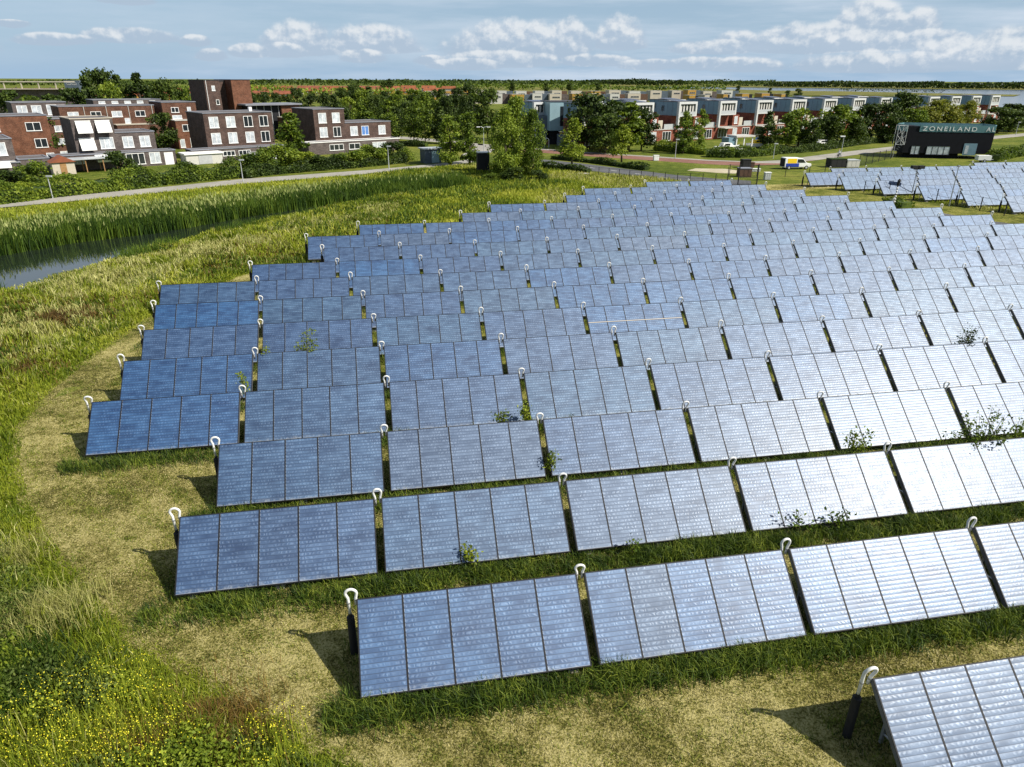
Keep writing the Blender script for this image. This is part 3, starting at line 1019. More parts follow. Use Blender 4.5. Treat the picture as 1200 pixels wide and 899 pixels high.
# a dense ragged fringe where the mower stopped
fp = []
for a, b in zip(MOWN_EDGE[1:17], MOWN_EDGE[2:18]):
    L_ = math.hypot(b[0]-a[0], b[1]-a[1])
    dd = math.hypot(*a)
    n_ = int(L_*2.2*300*min(1, 22/dd)**1.2)
    u, w_ = RNG.uniform(0, 1, n_), np.abs(RNG.normal(0, .9, n_)) - .35
    fp.append(np.column_stack([a[0]+(b[0]-a[0])*u - (b[1]-a[1])/L_*w_, a[1]+(b[1]-a[1])*u + (b[0]-a[0])/L_*w_]))
fp = cull(np.concatenate(fp), .05, .5)
k = fbm(fp, .8, 151)
d = np.linalg.norm(fp, axis=1)
inner = -dist_poly(fp, MJ)
hf = (.10 + .42*k)*np.clip(.6 + inner*.7, .25, 1.2)*RNG.uniform(.5, 1.3, len(fp))
o = link('meadow_grass', blades_mesh('meadow_grass', z3(fp, -.02), hf, .018 + .0008*np.maximum(0, d-14), MAT['meadow'], .7))
tag(o, 'ragged fringe of uncut grass along the mown strip', 'grass', kind='stuff')

# broad leaved weeds, yellow flowers and brown seed stalks in the near left corner
WEEDS = [(-1.5, 8.0), (-3.5, 10.6), (-6, 11.9), (-9, 13.4), (-12, 15.2), (-16.5, 19.0), (-19.5, 22.5), (-24, 24), (-22, 14), (-12, 8), (-6, 6)]
pts = cull(scatter(WEEDS, 300), .05, .6)
edge = -dist_poly(pts, MOWN)
k = fbm(pts, .5, 51)
s = (k > .40) & (edge > .3) & (RNG.uniform(0, 1, len(pts)) < .55)
stem = pts[s]
sh = (.15 + .95*k[s]*RNG.uniform(.5, 1.25, s.sum()))*np.clip(edge[s]*.6, .3, 1)
lp, lo = [], []
for j in range(9):
    f = RNG.uniform(.25, 1.0, len(stem))
    a = RNG.uniform(0, 2*np.pi, len(stem))
    rad = .16*(1.15-f)
    lp.append(np.column_stack([stem[:, 0]+np.cos(a)*rad, stem[:, 1]+np.sin(a)*rad, sh*f]))
    lo.append(np.column_stack([np.cos(a)*.5, np.sin(a)*.5, np.full(len(stem), .9)]))
lp, lo = np.concatenate(lp), np.concatenate(lo)
kk = fbm(lp, .35, 61)
g1 = kk > .50
o = link('weed_leaves', cards_mesh('weed_leaves', lp[g1], RNG.uniform(.03, .075, g1.sum()), MAT['greyleaf'], lo[g1], .35, 1.9))
tag(o, 'grey green broad leaved weeds in the near left corner', 'weeds', kind='stuff')
o = link('weed_leaves', cards_mesh('weed_leaves', lp[~g1], RNG.uniform(.03, .075, (~g1).sum()), MAT['leaf_light'], lo[~g1], .35, 1.9))
tag(o, 'fresh green leafy weeds around the yellow flowers', 'weeds', kind='stuff')
fl = []
for cx, cy, rad, n in ((G(105, 850).x, G(105, 850).y, 1.55, 900), (G(60, 880).x, G(60, 880).y, 1.3, 420), (G(150, 868).x, G(150, 868).y, 1.1, 420), (G(325, 885).x, G(325, 885).y, .75, 300), (G(190, 890).x, G(190, 890).y, .9, 350)):
    a = RNG.uniform(0, 2*np.pi, n)
    r_ = rad*np.sqrt(RNG.uniform(0, 1, n))*1.15
    p = np.column_stack([cx + np.cos(a)*r_, cy + np.sin(a)*r_])
    h = .55 + .45*fbm(p, 1.2, 71) + RNG.normal(0, .07, n)
    ok = fbm(p, 2.0, 77) > RNG.uniform(.22, .52, n)
    fl.append(np.column_stack([p, h])[ok])
fl = np.concatenate(fl)
o = link('yellow_flowers', cards_mesh('yellow_flowers', fl, RNG.uniform(.016, .033, len(fl)), MAT['petal'], np.tile([0.1, -.1, 1], (len(fl), 1)), .6, 1.1))
tag(o, 'small yellow wildflowers blooming in the near left corner', 'wildflowers', kind='stuff')
st = fl[::2].copy()
o = link('flower_stems', blades_mesh('flower_stems', z3(st[:, :2], 0), st[:, 2], .02, MAT['leaf_light'], .08))
tag(o, 'thin green stems carrying the yellow wildflowers', 'wildflowers', kind='stuff')

# reeds along the far bank and a thinner fringe on the near bank
REEDS = [(p[0]+.7, p[1]-.8) for p in FAR_BANK[1:]] + [(-84, 36), (-70, 52), (-56, 66), (-50, 74), (-42, 82), (-36, 89), (-31, 95), (-24, 102), (-17, 108), (-8, 112), (-6, 106)]
pts = cull(scatter(REEDS, 55), .04, 1)
inn = dist_poly(pts, REEDS)
h = 1.75*np.clip(.7 + inn*.3, .7, 1.05)*RNG.uniform(.75, 1.18, len(pts))*(.8 + .4*fbm(pts, .2, 81))
o = link('reeds', blades_mesh('reeds', z3(pts, -.6), h + .5, .075, MAT['reed'], .16))
tag(o, 'tall dense green reeds along the far bank of the ditch', 'reeds', kind='stuff')
s = RNG.uniform(0, 1, len(pts)) < .18*np.clip(inn*.5, 0, 1)*np.clip((-pts[:, 0]-16)/14, .12, 1)
pp = np.column_stack([pts[s] + RNG.normal(0, .05, (s.sum(), 2)), h[s]*.86 - .08])
o = link('reed_plumes', blades_mesh('reed_plumes', pp, np.full(len(pp), .42), .10, MAT['plume'], .3))
tag(o, 'pale feathery reed tops above the ditch', 'reeds', kind='stuff')
NEAR_R = NEAR_BANK + [(b[0]+1.6, b[1]-1.4) for b in reversed(NEAR_BANK)]
pts = cull(scatter(NEAR_R, 60), .04, 1)
pts = pts[fbm(pts, .25, 91) > .56]
o = link('bank_rushes', blades_mesh('bank_rushes', z3(pts, -.4), RNG.uniform(.7, 1.5, len(pts)), .05, MAT['reed'], .3))
tag(o, 'green rushes fringing the near bank of the ditch', 'reeds', kind='stuff')

# rough grass beyond the field and along the path
FARM = [(-18, 96), (-13, 100), (-6, 106), (-8, 112), (-16, 112), (-24, 118), (-16, 128), (-8, 134), (2, 128), (14, 122), (24, 114), (30, 106), (20, 99), (11, 92), (3, 85), (-3, 79), (-10, 74), (-16, 66), (-22, 62), (-27, 74)]
pts = cull(scatter(FARM, 26), .02, .5)
k = fbm(pts, .09, 101)
k2 = fbm(pts, .3, 103)
h = (.3 + .55*k2)*RNG.uniform(.6, 1.3, len(pts))
dry = (k > .53) & (RNG.uniform(0, 1, len(pts)) < .55)
drk = (k < .42) & (RNG.uniform(0, 1, len(pts)) < .6)
for s, nm, mt, lab in ((dry, 'dry_grass', 'straw', 'ripe yellow grass behind the last collector rows'), (drk, 'meadow_herbs', 'meadow_dark', 'dark herbs behind the last collector rows'), (~dry & ~drk, 'meadow_grass', 'meadow', 'tall green grass between collector field and big willows')):
    o = link(nm, blades_mesh(nm, z3(pts[s], -.03), h[s], .10, MAT[mt], .5))
    tag(o, lab, 'grass', kind='stuff')
VERGE = [(-80, 66), (-58, 88), (-42, 106), (-26, 118), (-14, 128), (-10, 122), (-18, 112), (-26, 103), (-40, 90), (-58, 71), (-78, 50)]
pts = cull(scatter(VERGE, 20), .02, .5)
h = RNG.uniform(.2, .5, len(pts))
o = link('verge_grass', blades_mesh('verge_grass', z3(pts, -.02), h, .09, MAT['meadow'], .5))
tag(o, 'bright green grass between reeds and path', 'grass', kind='stuff')
# strip of rough grass between the two collector fields and around the dark building
RIGHT = [(48, 108), (58, 118), (72, 132), (100, 128), (110, 108), (88, 66), (74, 52), (66, 62), (62, 80), (54, 92)]
pts = cull(scatter(RIGHT, 22), .02, .5)
k = fbm(pts, .12, 111)
h = (.15 + .5*k)*RNG.uniform(.6, 1.3, len(pts))
for s, nm, mt, lab in ((k > .52, 'dry_grass', 'straw', 'yellow grass along the fence of the far right field'), (k <= .52, 'meadow_grass', 'meadow', 'rough green grass along the fence of the far right field')):
    o = link(nm, blades_mesh(nm, z3(pts[s], -.02), h[s], .08, MAT[mt], .5))
    tag(o, lab, 'grass', kind='stuff')


def weed_plant(px, py, zt, H_, spread, n, mt, label):
    """young tree or tall weed that has grown up between the collectors"""
    g = G(px, py, zt)
    t = thing('weed_plant', (g.x, g.y, 0), 0, label, 'plant', 'plants growing up between the collectors')
    s = MB()
    lp, lo = [], []
    for i in range(n):
        a = random.uniform(0, 6.28)
        r_ = spread*random.uniform(.2, 1)
        hh = H_*random.uniform(.6, 1)
        tip = Vector((math.cos(a)*r_, math.sin(a)*r_*.6, hh))
        mid = Vector((tip.x*.35, tip.y*.35, hh*.55))
        s.tube([(0, 0, 0), mid, tip], [.022, .014, .005], 5)
        for j in range(18 if mt == 'meadow_dark' else 46):
            f = random.uniform(.35, 1.02)
            q = (mid.lerp(tip, (f-.5)/.5) if f > .5 else mid*(f/.5))
            lp.append((q.x + random.gauss(0, .10), q.y + random.gauss(0, .10), q.z + random.gauss(0, .06)))
    s.build('stem', MAT['bark'], t)
    link('foliage', cards_mesh('foliage', np.array(lp), RNG.uniform(.04, .095, len(lp)), MAT[mt], None, 0, 1.8), t)


weed_plant(357, 409, 1.9, 2.9, .60, 16, 'leaf_light', 'light green bushy weed sticking up between two rows at left')
weed_plant(313, 412, 1.9, 2.3, .35, 4, 'leaf_light', 'small thin weed in the gap left of the bushy one')
weed_plant(1130, 401, 1.9, 2.85, .55, 16, 'leaf_dark', 'dark green bush rising above a collector at the right edge')
weed_plant(1150, 521, 1.6, 3.1, 1.25, 22, 'leaf_mid', 'biggest leafy sapling leaning over the collectors at right')
weed_plant(1192, 512, 1.6, 2.6, .9, 14, 'leaf_mid', 'leafy sapling at the very right picture edge')
weed_plant(1003, 528, 1.2, 2.2, .6, 12, 'leaf_mid', 'feathery green weed in front of a bright collector')
weed_plant(1110, 518, 1.2, 1.8, .7, 6, 'leaf_mid', 'low sprawling weed beside the biggest sapling')
weed_plant(616, 480, 1.0, 1.7, .28, 5, 'leaf_light', 'slim bright weed in the gap between two middle collectors')
weed_plant(286, 450, 1.3, 2.1, .25, 4, 'leaf_light', 'thin weed beside a hose at the left')
weed_plant(940, 612, .5, 1.1, .9, 5, 'meadow_dark', 'brownish seeding stalks before a white glaring collector')
weed_plant(980, 608, .5, 1.0, .7, 5, 'meadow_dark', 'reddish stalks right of other brownish ones before the glare')
weed_plant(552, 655, .4, 1.0, .25, 3, 'meadow', 'pale green stalk at a lower pane edge, second front row')
weed_plant(742, 640, .4, .9, .35, 3, 'meadow_dark', 'small brown stalk at a lower pane edge, second front row')
weed_plant(585, 492, .8, 1.3, .35, 4, 'leaf_light', 'short weed beside the slim bright one')
weed_plant(645, 548, .5, 1.3, .3, 4, 'leaf_light', 'weed below a hose in the middle of the field')

# ================================================================== TREES, SHRUBS, HEDGES


def tree_proto(seed, h, wid, lobes, mat, leaf=.34, n=3000, trunk_h=.28, shape='round', gaps=.5):
    """returns (crown mesh, trunk mesh) of a tree h metres tall"""
    rg = np.random.default_rng(seed)
    rd = random.Random(seed)
    cs = []
    z0, z1 = h*trunk_h, h
    for i in range(lobes):
        f = rd.random()
        zz = z0 + (z1-z0)*f
        if shape == 'round':
            rad = wid*.5*math.sqrt(max(.05, 1-(2*f-.85)**2/1.35))
        elif shape == 'cone':
            rad = wid*.5*(1.02-f)**.75
        elif shape == 'tall':
            rad = wid*.5*(1-abs(2*f-.75)**2.2*.62)
        else:
            rad = wid*.5*(1-f*.4)
        a = rd.uniform(0, 6.283)
        rr0 = rad*math.sqrt(rd.random())*.82
        sz = wid*rd.uniform(.12, .24)*(1.0 if f < .8 else .75)
        cs.append((math.cos(a)*rr0, math.sin(a)*rr0, min(zz, z1-sz*.5), sz))
    per = n//lobes
    P, O = [], []
    for cx, cy, cz, sz in cs:
        d = rg.normal(0, 1, (per, 3))
        d /= np.linalg.norm(d, axis=1)[:, None]
        r_ = sz*(rg.uniform(0, 1, per)**.45)*(1 + .35*rg.normal(0, 1, per)*gaps)
        q = np.array([cx, cy, cz]) + d*r_[:, None]*np.array([1, 1, .82])
        P.append(q)
        O.append(d*.6 + np.array([cx, cy, (cz-h*.5)])/max(h*.5, .1)*.3 + np.array([0, 0, .25]))
    P, O = np.concatenate(P), np.concatenate(O)
    ok = P[:, 2] > h*trunk_h*.45
    P, O = P[ok], O[ok]
    O /= np.linalg.norm(O, axis=1)[:, None] + 1e-6
    me = cards_mesh('crown', P, leaf*rg.uniform(.6, 1.3, len(P)), mat, O, .45, 1.35)
    mb = MB()
    tr = h*.016+.05
    mb.tube([(0, 0, 0), (tr*.4, 0, h*.3), (0, tr*.5, h*.62), (0, 0, h*.9)], [tr, tr*.75, tr*.45, tr*.12], 7)
    for cx, cy, cz, sz in cs[::max(1, lobes//9)]:
        zb = max(h*.2, cz*.62)
        mb.tube([(0, 0, zb), (cx*.5, cy*.5, (zb+cz)*.52), (cx, cy, cz)], [tr*.42, tr*.25, tr*.08], 5)
    return me, mb.mesh('trunk', MAT['bark'], True)


TP = {}
for nm, variants in {
    'round': [(1, 10, 8.5, 34, 'leaf_mid'), (2, 10, 9.0, 38, 'leaf_dark'), (3, 10, 8.0, 32, 'leaf_mid')],
    'dark': [(4, 10, 7.5, 34, 'leaf_dark'), (5, 10, 8.0, 34, 'leaf_dark')],
}.items():
    TP[nm] = [(tree_proto(s, h, w, l, MAT[m], .42, 3400, .2, 'round'), h, w) for s, h, w, l, m in variants]
TP['tall'] = [(tree_proto(s, 10, 5.0, 34, MAT[m], .36, 3200, .16, 'tall'), 10, 5.0) for s, m in ((11, 'leaf_mid'), (12, 'leaf_dark'))]
TP['cone'] = [(tree_proto(15, 10, 6.0, 36, MAT['leaf_mid'], .36, 3400, .10, 'cone'), 10, 6.0)]
TP['willow'] = [(tree_proto(s, 12, 7.0, 60, MAT['leaf_birch'], .26, 9000, .05, 'tall', .7), 12, 7.0) for s in (21, 22)]
TP['birch'] = [(tree_proto(s, 10, 4.6, 40, MAT['leaf_birch'], .24, 5200, .08, 'tall', .7), 10, 4.6) for s in (25, 26)]
TP['young'] = [(tree_proto(s, 8, 5.0, 30, MAT['leaf_light'], .24, 3600, .24, 'cone', .6), 8, 5.0) for s in (31, 32)]
TP['yellow'] = [(tree_proto(35, 10, 8.0, 36, MAT['leaf_yellow'], .36, 3600, .15, 'round'), 10, 8.0)]
TP['bush'] = [(tree_proto(s, 4, 5.0, 30, MAT[m], .22, 3600, .02, 'dome', .6), 4, 5.0) for s, m in ((41, 'leaf_mid'), (42, 'leaf_dark'))]
TP['lightbush'] = [(tree_proto(45, 4, 5.0, 30, MAT['leaf_light'], .20, 3600, .02, 'dome', .6), 4, 5.0)]
rt = random.Random(99)
TREES = []


def tree(px, py_top, Y, w_px, kind, label=None, group=None, name=None, cat='tree'):
    p = AT(px, py_top, Y)
    (crown, trunk), h0, w0 = TP[kind][rt.randrange(len(TP[kind]))]
    H_ = max(.8, p.z)
    W_ = w_px/pxm(Y, H_*.5)
    t = thing(name or ('shrub' if 'bush' in kind else 'tree'), (p.x, p.y, 0), rt.uniform(0, 6.28), label, cat, group)
    t.scale = (W_/w0, W_/w0*rt.uniform(.9, 1.1), H_/h0)
    link('crown', crown, t)
    link('trunk', trunk, t)
    TREES.append((px, t))
    return t


def ordinal_group(items, fmt, group):
    """labels by order from left to right in the picture"""
    for i, (px, t) in enumerate(sorted(items, key=lambda q: q[0])):
        t['label'] = fmt % ORD[i]
        t['group'] = group


def tree_row(spec, fmt, group, cat='tree', name=None):
    st = len(TREES)
    for s in spec:
        tree(*s, cat=cat, name=name)
    ordinal_group(TREES[st:], fmt, group)


# --- left quarter
tree_row([(6, 107, 175, 42, 'dark'), (28, 112, 185, 38, 'round'), (62, 112, 190, 50, 'dark'), (84, 104, 196, 42, 'dark'), (99, 90, 206, 32, 'tall'), (112, 84, 210, 45, 'round'), (124, 96, 204, 32, 'round'),
          (135, 88, 212, 28, 'tall'), (147, 99, 214, 28, 'dark'), (159, 86, 212, 32, 'tall'), (170, 100, 216, 25, 'dark'), (180, 97, 218, 25, 'tall'), (191, 95, 220, 28, 'round'), (203, 101, 222, 25, 'dark'), (216, 103, 224, 25, 'round')],
         'tree behind the red-brown brick houses, %s of that clump from the left', 'trees behind the brown brick houses')
tree(53, 138, 141, 38, 'dark', 'dark tree standing in the yard before the orange-red brick house', None)
tree(187, 133, 152, 34, 'dark', 'dark tree between the long brick row and the tall brown house', None)
tree(140, 178, 112, 44, 'bush', 'large dark shrub before the house with white awnings', None, cat='shrub')
tree(338, 133, 131, 46, 'cone', 'tall conical tree in front of the brown house with eight windows', None)
tree_row([(8, 200, 101, 46, 'bush'), (34, 190, 104, 44, 'bush'), (24, 214, 97, 36, 'lightbush'), (52, 214, 100, 26, 'lightbush'), (-6, 212, 94, 34, 'bush')], 'leafy shrub by the path in the lower left, %s from the left', 'shrubs at the left end of the path', 'shrub')
tree_row([(292, 180, 121, 41, 'bush'), (310, 174, 122, 43, 'bush'), (330, 170, 124, 46, 'bush'), (352, 178, 126, 43, 'lightbush'), (374, 182, 127, 41, 'bush'), (396, 180, 129, 38, 'bush'), (418, 176, 131, 41, 'bush'), (436, 170, 134, 43, 'bush'), (456, 167, 137, 41, 'bush'), (472, 172, 141, 31, 'bush')],
         'dark shrub beside the path before the brown houses, %s from the left', 'shrubs beside the path', 'shrub')
# --- trees behind, between tower and centre
spec = []
for i in range(10):
    spec.append((298 + i*13 + rt.uniform(-4, 4), rt.uniform(101, 111), 255 + rt.uniform(-15, 25), rt.uniform(17, 24), rt.choice(['round', 'dark', 'dark'])))
tree_row(spec, 'tree beyond the brick tower, %s from the left in that belt', 'trees beyond the brick tower')
for row, (Y, y0, n, x0, x1, w) in enumerate(((300, 103, 10, 392, 560, 24), (250, 108, 9, 400, 560, 27), (212, 116, 9, 396, 552, 27), (186, 128, 8, 398, 520, 27))):
    spec = [(x0 + (x1-x0)*(i+.5)/n + rt.uniform(-5, 5), y0 + rt.uniform(-4, 5), Y + rt.uniform(-6, 6), w*rt.uniform(.85, 1.15), rt.choice(['round', 'round', 'dark', 'tall'])) for i in range(n)]
    tree_row(spec, 'leafy street tree in the central grove, %s from left in its ' + ('rearmost', 'third', 'second', 'nearest')[row] + ' row', 'street trees of the central grove')
tree(526, 131, 133, 34, 'birch', 'left half of the pale willow pair beside the small shed')
tree(549, 127, 135, 36, 'birch', 'right half of the pale willow pair beside the small shed')
tree(592, 121, 116, 42, 'willow', 'big pale willow in the centre, left stem of the trio')
tree(605, 114, 121, 48, 'willow', 'big pale willow in the centre, tallest stem of the trio')
tree(625, 129, 118, 32, 'willow', 'big pale willow in the centre, right and lowest stem of the trio')
tree(571, 105, 195, 44, 'dark', 'dark round tree directly behind the big willows')
tree_row([(600, 196, 113, 34, 'bush'), (632, 200, 112, 30, 'bush'), (575, 203, 112, 22, 'bush')], 'low bush at the foot of the big willows, %s from left', 'bushes at the foot of the willows', 'shrub')
tree(672, 140, 131, 35, 'young', 'young light green street tree left of its twin by the road')
tree(731, 147, 140, 34, 'young', 'young light green street tree right of its twin by the road')
tree_row([(690, 112, 168, 62, 'round'), (706, 122, 160, 43, 'dark'), (722, 119, 166, 48, 'dark'), (740, 121, 160, 43, 'tall'), (755, 127, 163, 36, 'dark'), (712, 134, 156, 48, 'dark')],
         'broad tree of the thicket behind the two young trees, %s from left', 'trees of the central thicket')
tree(805, 127, 157, 25, 'birch', 'narrow pale tree, left of the pair before the modern houses')
tree(824, 129, 160, 25, 'birch', 'narrow pale tree, right of the pair before the modern houses')
tree_row([(903, 131, 172, 26, 'tall'), (926, 134, 168, 31, 'tall'), (942, 127, 176, 46, 'round'), (956, 140, 172, 31, 'dark'), (974, 136, 178, 34, 'dark'), (988, 124, 182, 53, 'round'), (1004, 138, 180, 31, 'dark'), (1021, 122, 190, 36, 'dark'), (1041, 123, 190, 43, 'round'), (1052, 138, 186, 36, 'dark'),
          (1064, 109, 215, 48, 'dark'), (1072, 128, 196, 36, 'round'), (1088, 126, 202, 36, 'yellow'), (1104, 118, 206, 48, 'yellow'), (1120, 128, 204, 31, 'yellow'), (1138, 119, 216, 31, 'yellow'), (1176, 126, 226, 41, 'dark'), (1190, 122, 232, 48, 'dark'), (1210, 126, 236, 43, 'dark')],
         'tree in the row along the path before the modern houses, %s from left', 'trees along the path before the modern houses')
tree_row([(936, 104, 620, 12, 'dark'), (924, 106, 640, 9, 'dark'), (903, 103, 700, 6, 'dark'), (866, 100.5, 900, 8, 'dark'), (456, 92.5, 900, 11, 'tall'), (449, 95, 900, 9, 'dark'), (600, 97, 900, 9, 'dark'), (640, 97, 900, 8, 'dark'), (668, 97, 980, 10, 'dark'), (700, 98, 980, 9, 'dark')],
         'lone far tree on the plain near the horizon, %s from left', 'lone trees on the plain')


def hedge(name, pts, h, w, mat, label, group=None, dens=62, leaf=.22):
    """clipped or loose hedge along a ground line"""
    P = [Vector((p[0], p[1], 0)) for p in pts]
    t = thing(name, P[0], 0, label, 'hedge', group)
    q, on = [], []
    core = MB()
    for a, b in zip(P[:-1], P[1:]):
        L = (b-a).length
        d = (b-a)/L
        s = Vector((-d.y, d.x, 0))
        n = int(L*dens*(h+w*.6))
        for _ in range(n):
            u = random.uniform(0, L)
            k = .8 + .3*math.sin(u*.7+L) + random.uniform(-.12, .12)
            if random.random() < .45:
                v, z = random.uniform(-.5, .5)*w, h*k*random.uniform(.9, 1.06)
                o = Vector((0, 0, 1))
            else:
                sg = random.choice((-1, -1, 1))
                v, z = sg*w*.5*random.uniform(.85, 1.12), h*k*random.random()
                o = s*sg
            c = a + d*u + s*v - P[0]
            q.append((c.x, c.y, z))
            on.append(o[:])
        a0, b0 = a-P[0], b-P[0]
        core.hexa([(p + s*v)[:2] + (z,) for z in (0, h*.62) for v in (-w*.36, w*.36) for p in (a0, b0)])
    link('foliage', cards_mesh('foliage', np.array(q), leaf*RNG.uniform(.7, 1.4, len(q)), MAT[mat], np.array(on), .5, 1.3), t)
    core.build('branches', MAT['leaf_dark'], t)
    return t


def gl(*pts):
    return [G(*p) for p in pts]


hedge('hedge', gl((-10, 240), (60, 231), (120, 224.5), (160, 220)), 2.3, 2.4, 'leaf_mid', 'loose green hedge along the path at far left below the houses')
hedge('hedge', gl((160, 220), (220, 213), (280, 207)), 2.6, 2.2, 'leaf_mid', 'green hedge along the path between the large shrub and lamp post')
hedge('hedge', gl((286, 208), (360, 200), (430, 195), (474, 190.5)), 1.6, 2.0, 'leaf_dark', 'low dark hedge at the foot of the path shrubs')
hedge('hedge', gl((648, 186.3), (700, 191.5), (758, 199.5)), 1.0, 1.5, 'leaf_dark', 'long clipped low hedge between the road and the two young trees')
hedge('hedge', gl((634, 196), (662, 199.5), (690, 203.6)), 1.0, 1.5, 'leaf_dark', 'short clipped low hedge right of the big willows')
hedge('hedge', gl((768, 176.5), (800, 178.5), (830, 181.5)), 1.9, 2.6, 'leaf_light', 'light green hedge in front of the modern brick house')
hedge('hedge', gl((828, 183.8), (860, 184.5), (905, 181)), 1.8, 3.0, 'leaf_mid', 'bushy hedge bordering the gardens of the modern houses')
hedge('hedge', gl((905, 180.5), (950, 177.5), (1000, 170), (1046, 165)), 1.3, 2.4, 'leaf_dark', 'dark hedge under the trees beside the pale path')
hedge('hedge', gl((1162, 189), (1182, 184), (1240, 176)), 1.7, 2.5, 'leaf_mid', 'green hedge right of the dark building')
hedge('hedge', gl((1040, 240), (1062, 244)), 1.1, 2.4, 'leaf_mid', 'small bushy clump between the two collector fields')
hedge('hedge', gl((398, 172), (440, 170), (500, 172)), 1.2, 2.2, 'leaf_dark', 'dark hedge below the central grove')

# far woods and plantations along the horizon: nobody could count them


def far_wood(name, line, h, depth, leaf, n, mat, label, jag=.35):
    P = [G(*p) for p in line]
    seg = [(b-a).length for a, b in zip(P[:-1], P[1:])]
    tot = sum(seg)
    q = []
    for a, b, L in zip(P[:-1], P[1:], seg):
        m = int(n*L/tot)
        u = RNG.uniform(0, 1, m)
        d = (b-a)/L
        s = np.array([-d.y, d.x])
        xy = np.array([a.x, a.y]) + np.outer(u, np.array([b.x-a.x, b.y-a.y])) + np.outer(RNG.uniform(-.5, .5, m)*depth, s)
        k = .62 + jag*(vnoise(np.column_stack([u*L*.02, np.zeros(m)]), 1.0, 3) + .8*vnoise(np.column_stack([u*L*.11, np.zeros(m)]), 1.0, 5))
        z = h*k*RNG.uniform(0, 1, m)**.6
        q.append(np.column_stack([xy, z]))
    q = np.concatenate(q)
    o = link(name, cards_mesh(name, q, leaf*RNG.uniform(.7, 1.4, len(q)), MAT[mat], None, 0, 1.0))
    return tag(o, label, 'wood', kind='stuff')


far_wood('far_wood', [(690, 99.4), (760, 100.2), (800, 100.4)], 17, 60, 4.5, 2600, 'leaf_dark', 'dark plantation on the horizon right of the centre', .25)
far_wood('far_wood', [(795, 100.4), (850, 101), (905, 101.6)], 11, 40, 3.2, 1500, 'leaf_dark', 'thin straggling wood on the horizon beside the plantation', .7)
far_wood('far_wood', [(900, 101.8), (1000, 102.8), (1100, 103.9), (1300, 105.2)], 13, 60, 4.0, 6500, 'leaf_dark', 'long dark wood lining the far shore of the lake', .3)
far_wood('far_wood', [(-40, 100), (120, 100), (300, 99.6), (480, 100), (700, 100.4)], 9, 120, 5.0, 4200, 'leaf_dark', 'low dark tree line closing the plain at the left', .4)
far_wood('far_wood', [(300, 97.2), (600, 97.8), (900, 99)], 12, 200, 9.0, 2600, 'leaf_dark', 'farthest tree line touching the horizon', .3)
far_wood('far_trees', [(470, 104), (600, 105), (720, 106), (850, 107)], 6, 60, 2.6, 2600, 'leaf_mid', 'belt of small trees behind the cream flat-roofed houses', .6)
far_wood('far_trees', [(200, 108), (330, 112), (470, 113)], 6, 50, 2.0, 2000, 'leaf_mid', 'belt of small trees before the orange roofs', .6)
far_wood('island_bushes', [(985, 106.6), (1010, 107.6), (1050, 108.2), (1075, 109), (1110, 110)], 3.5, 12, 1.6, 260, 'leaf_dark', 'dark bushes dotted along the island strip in the lake', .8)

# ================================================================== BROWN BRICK NEIGHBOURHOOD (left)
NA = R(40)
NO = Vector((-74, 123, 0))
NE, ND = Vector((math.cos(NA), math.sin(NA), 0)), Vector((-math.sin(NA), math.cos(NA), 0))


def nb(s, t):
    return NO + NE*s + ND*t


def win(root, x, z, w, h, y=0.0, pane='glass', bars=2, frame='white', name='window'):
    """window standing 5 cm proud of a wall that faces -y; frame with its pane as a child"""
    f = MB()
    a = .09
    f.box(x-w/2, x+w/2, y-.06, y+.02, z+h/2-a, z+h/2)
    f.box(x-w/2-.06, x+w/2+.06, y-.12, y+.02, z-h/2-.04, z-h/2+a)
    f.box(x-w/2, x-w/2+a, y-.06, y+.02, z-h/2+a, z+h/2-a)
    f.box(x+w/2-a, x+w/2, y-.06, y+.02, z-h/2+a, z+h/2-a)
    for i in range(1, bars):
        xc = x-w/2 + w*i/bars
        f.box(xc-a*.5, xc+a*.5, y-.06, y+.02, z-h/2+a, z+h/2-a)
    fo = f.build(name, MAT[frame], root)
    p = MB()
    for i in range(bars):
        x0, x1 = x-w/2 + w*i/bars + (a if i == 0 else a*.5), x-w/2 + w*(i+1)/bars - (a if i == bars-1 else a*.5)
        p.box(x0, x1, y-.03, y+.01, z-h/2+a, z+h/2-a)
    p.build('pane', MAT[pane], fo)
    return fo


def block(root, x0, x1, y0, y1, z1, mat, z0=0.0, name='wall', roof='roof', cap='roofmetal', ledge=.10):
    w = MB().box(x0, x1, y0, y1, z0, z1).build(name, MAT[mat], root)
    c = MB()
    for a, b, c0, d in ((x0-ledge, x1+ledge, y0-ledge, y0+.22), (x0-ledge, x1+ledge, y1-.22, y1+ledge), (x0-ledge, x0+.22, y0+.22, y1-.22), (x1-.22, x1+ledge, y0+.22, y1-.22)):
        c.box(a, b, c0, d, z1, z1+.14)
    ro = MB().box(x0+.22, x1-.22, y0+.22, y1-.22, z1, z1+.05).build('roof', MAT[roof], root)
    c.build('roof_edge', MAT[cap], ro)
    return w


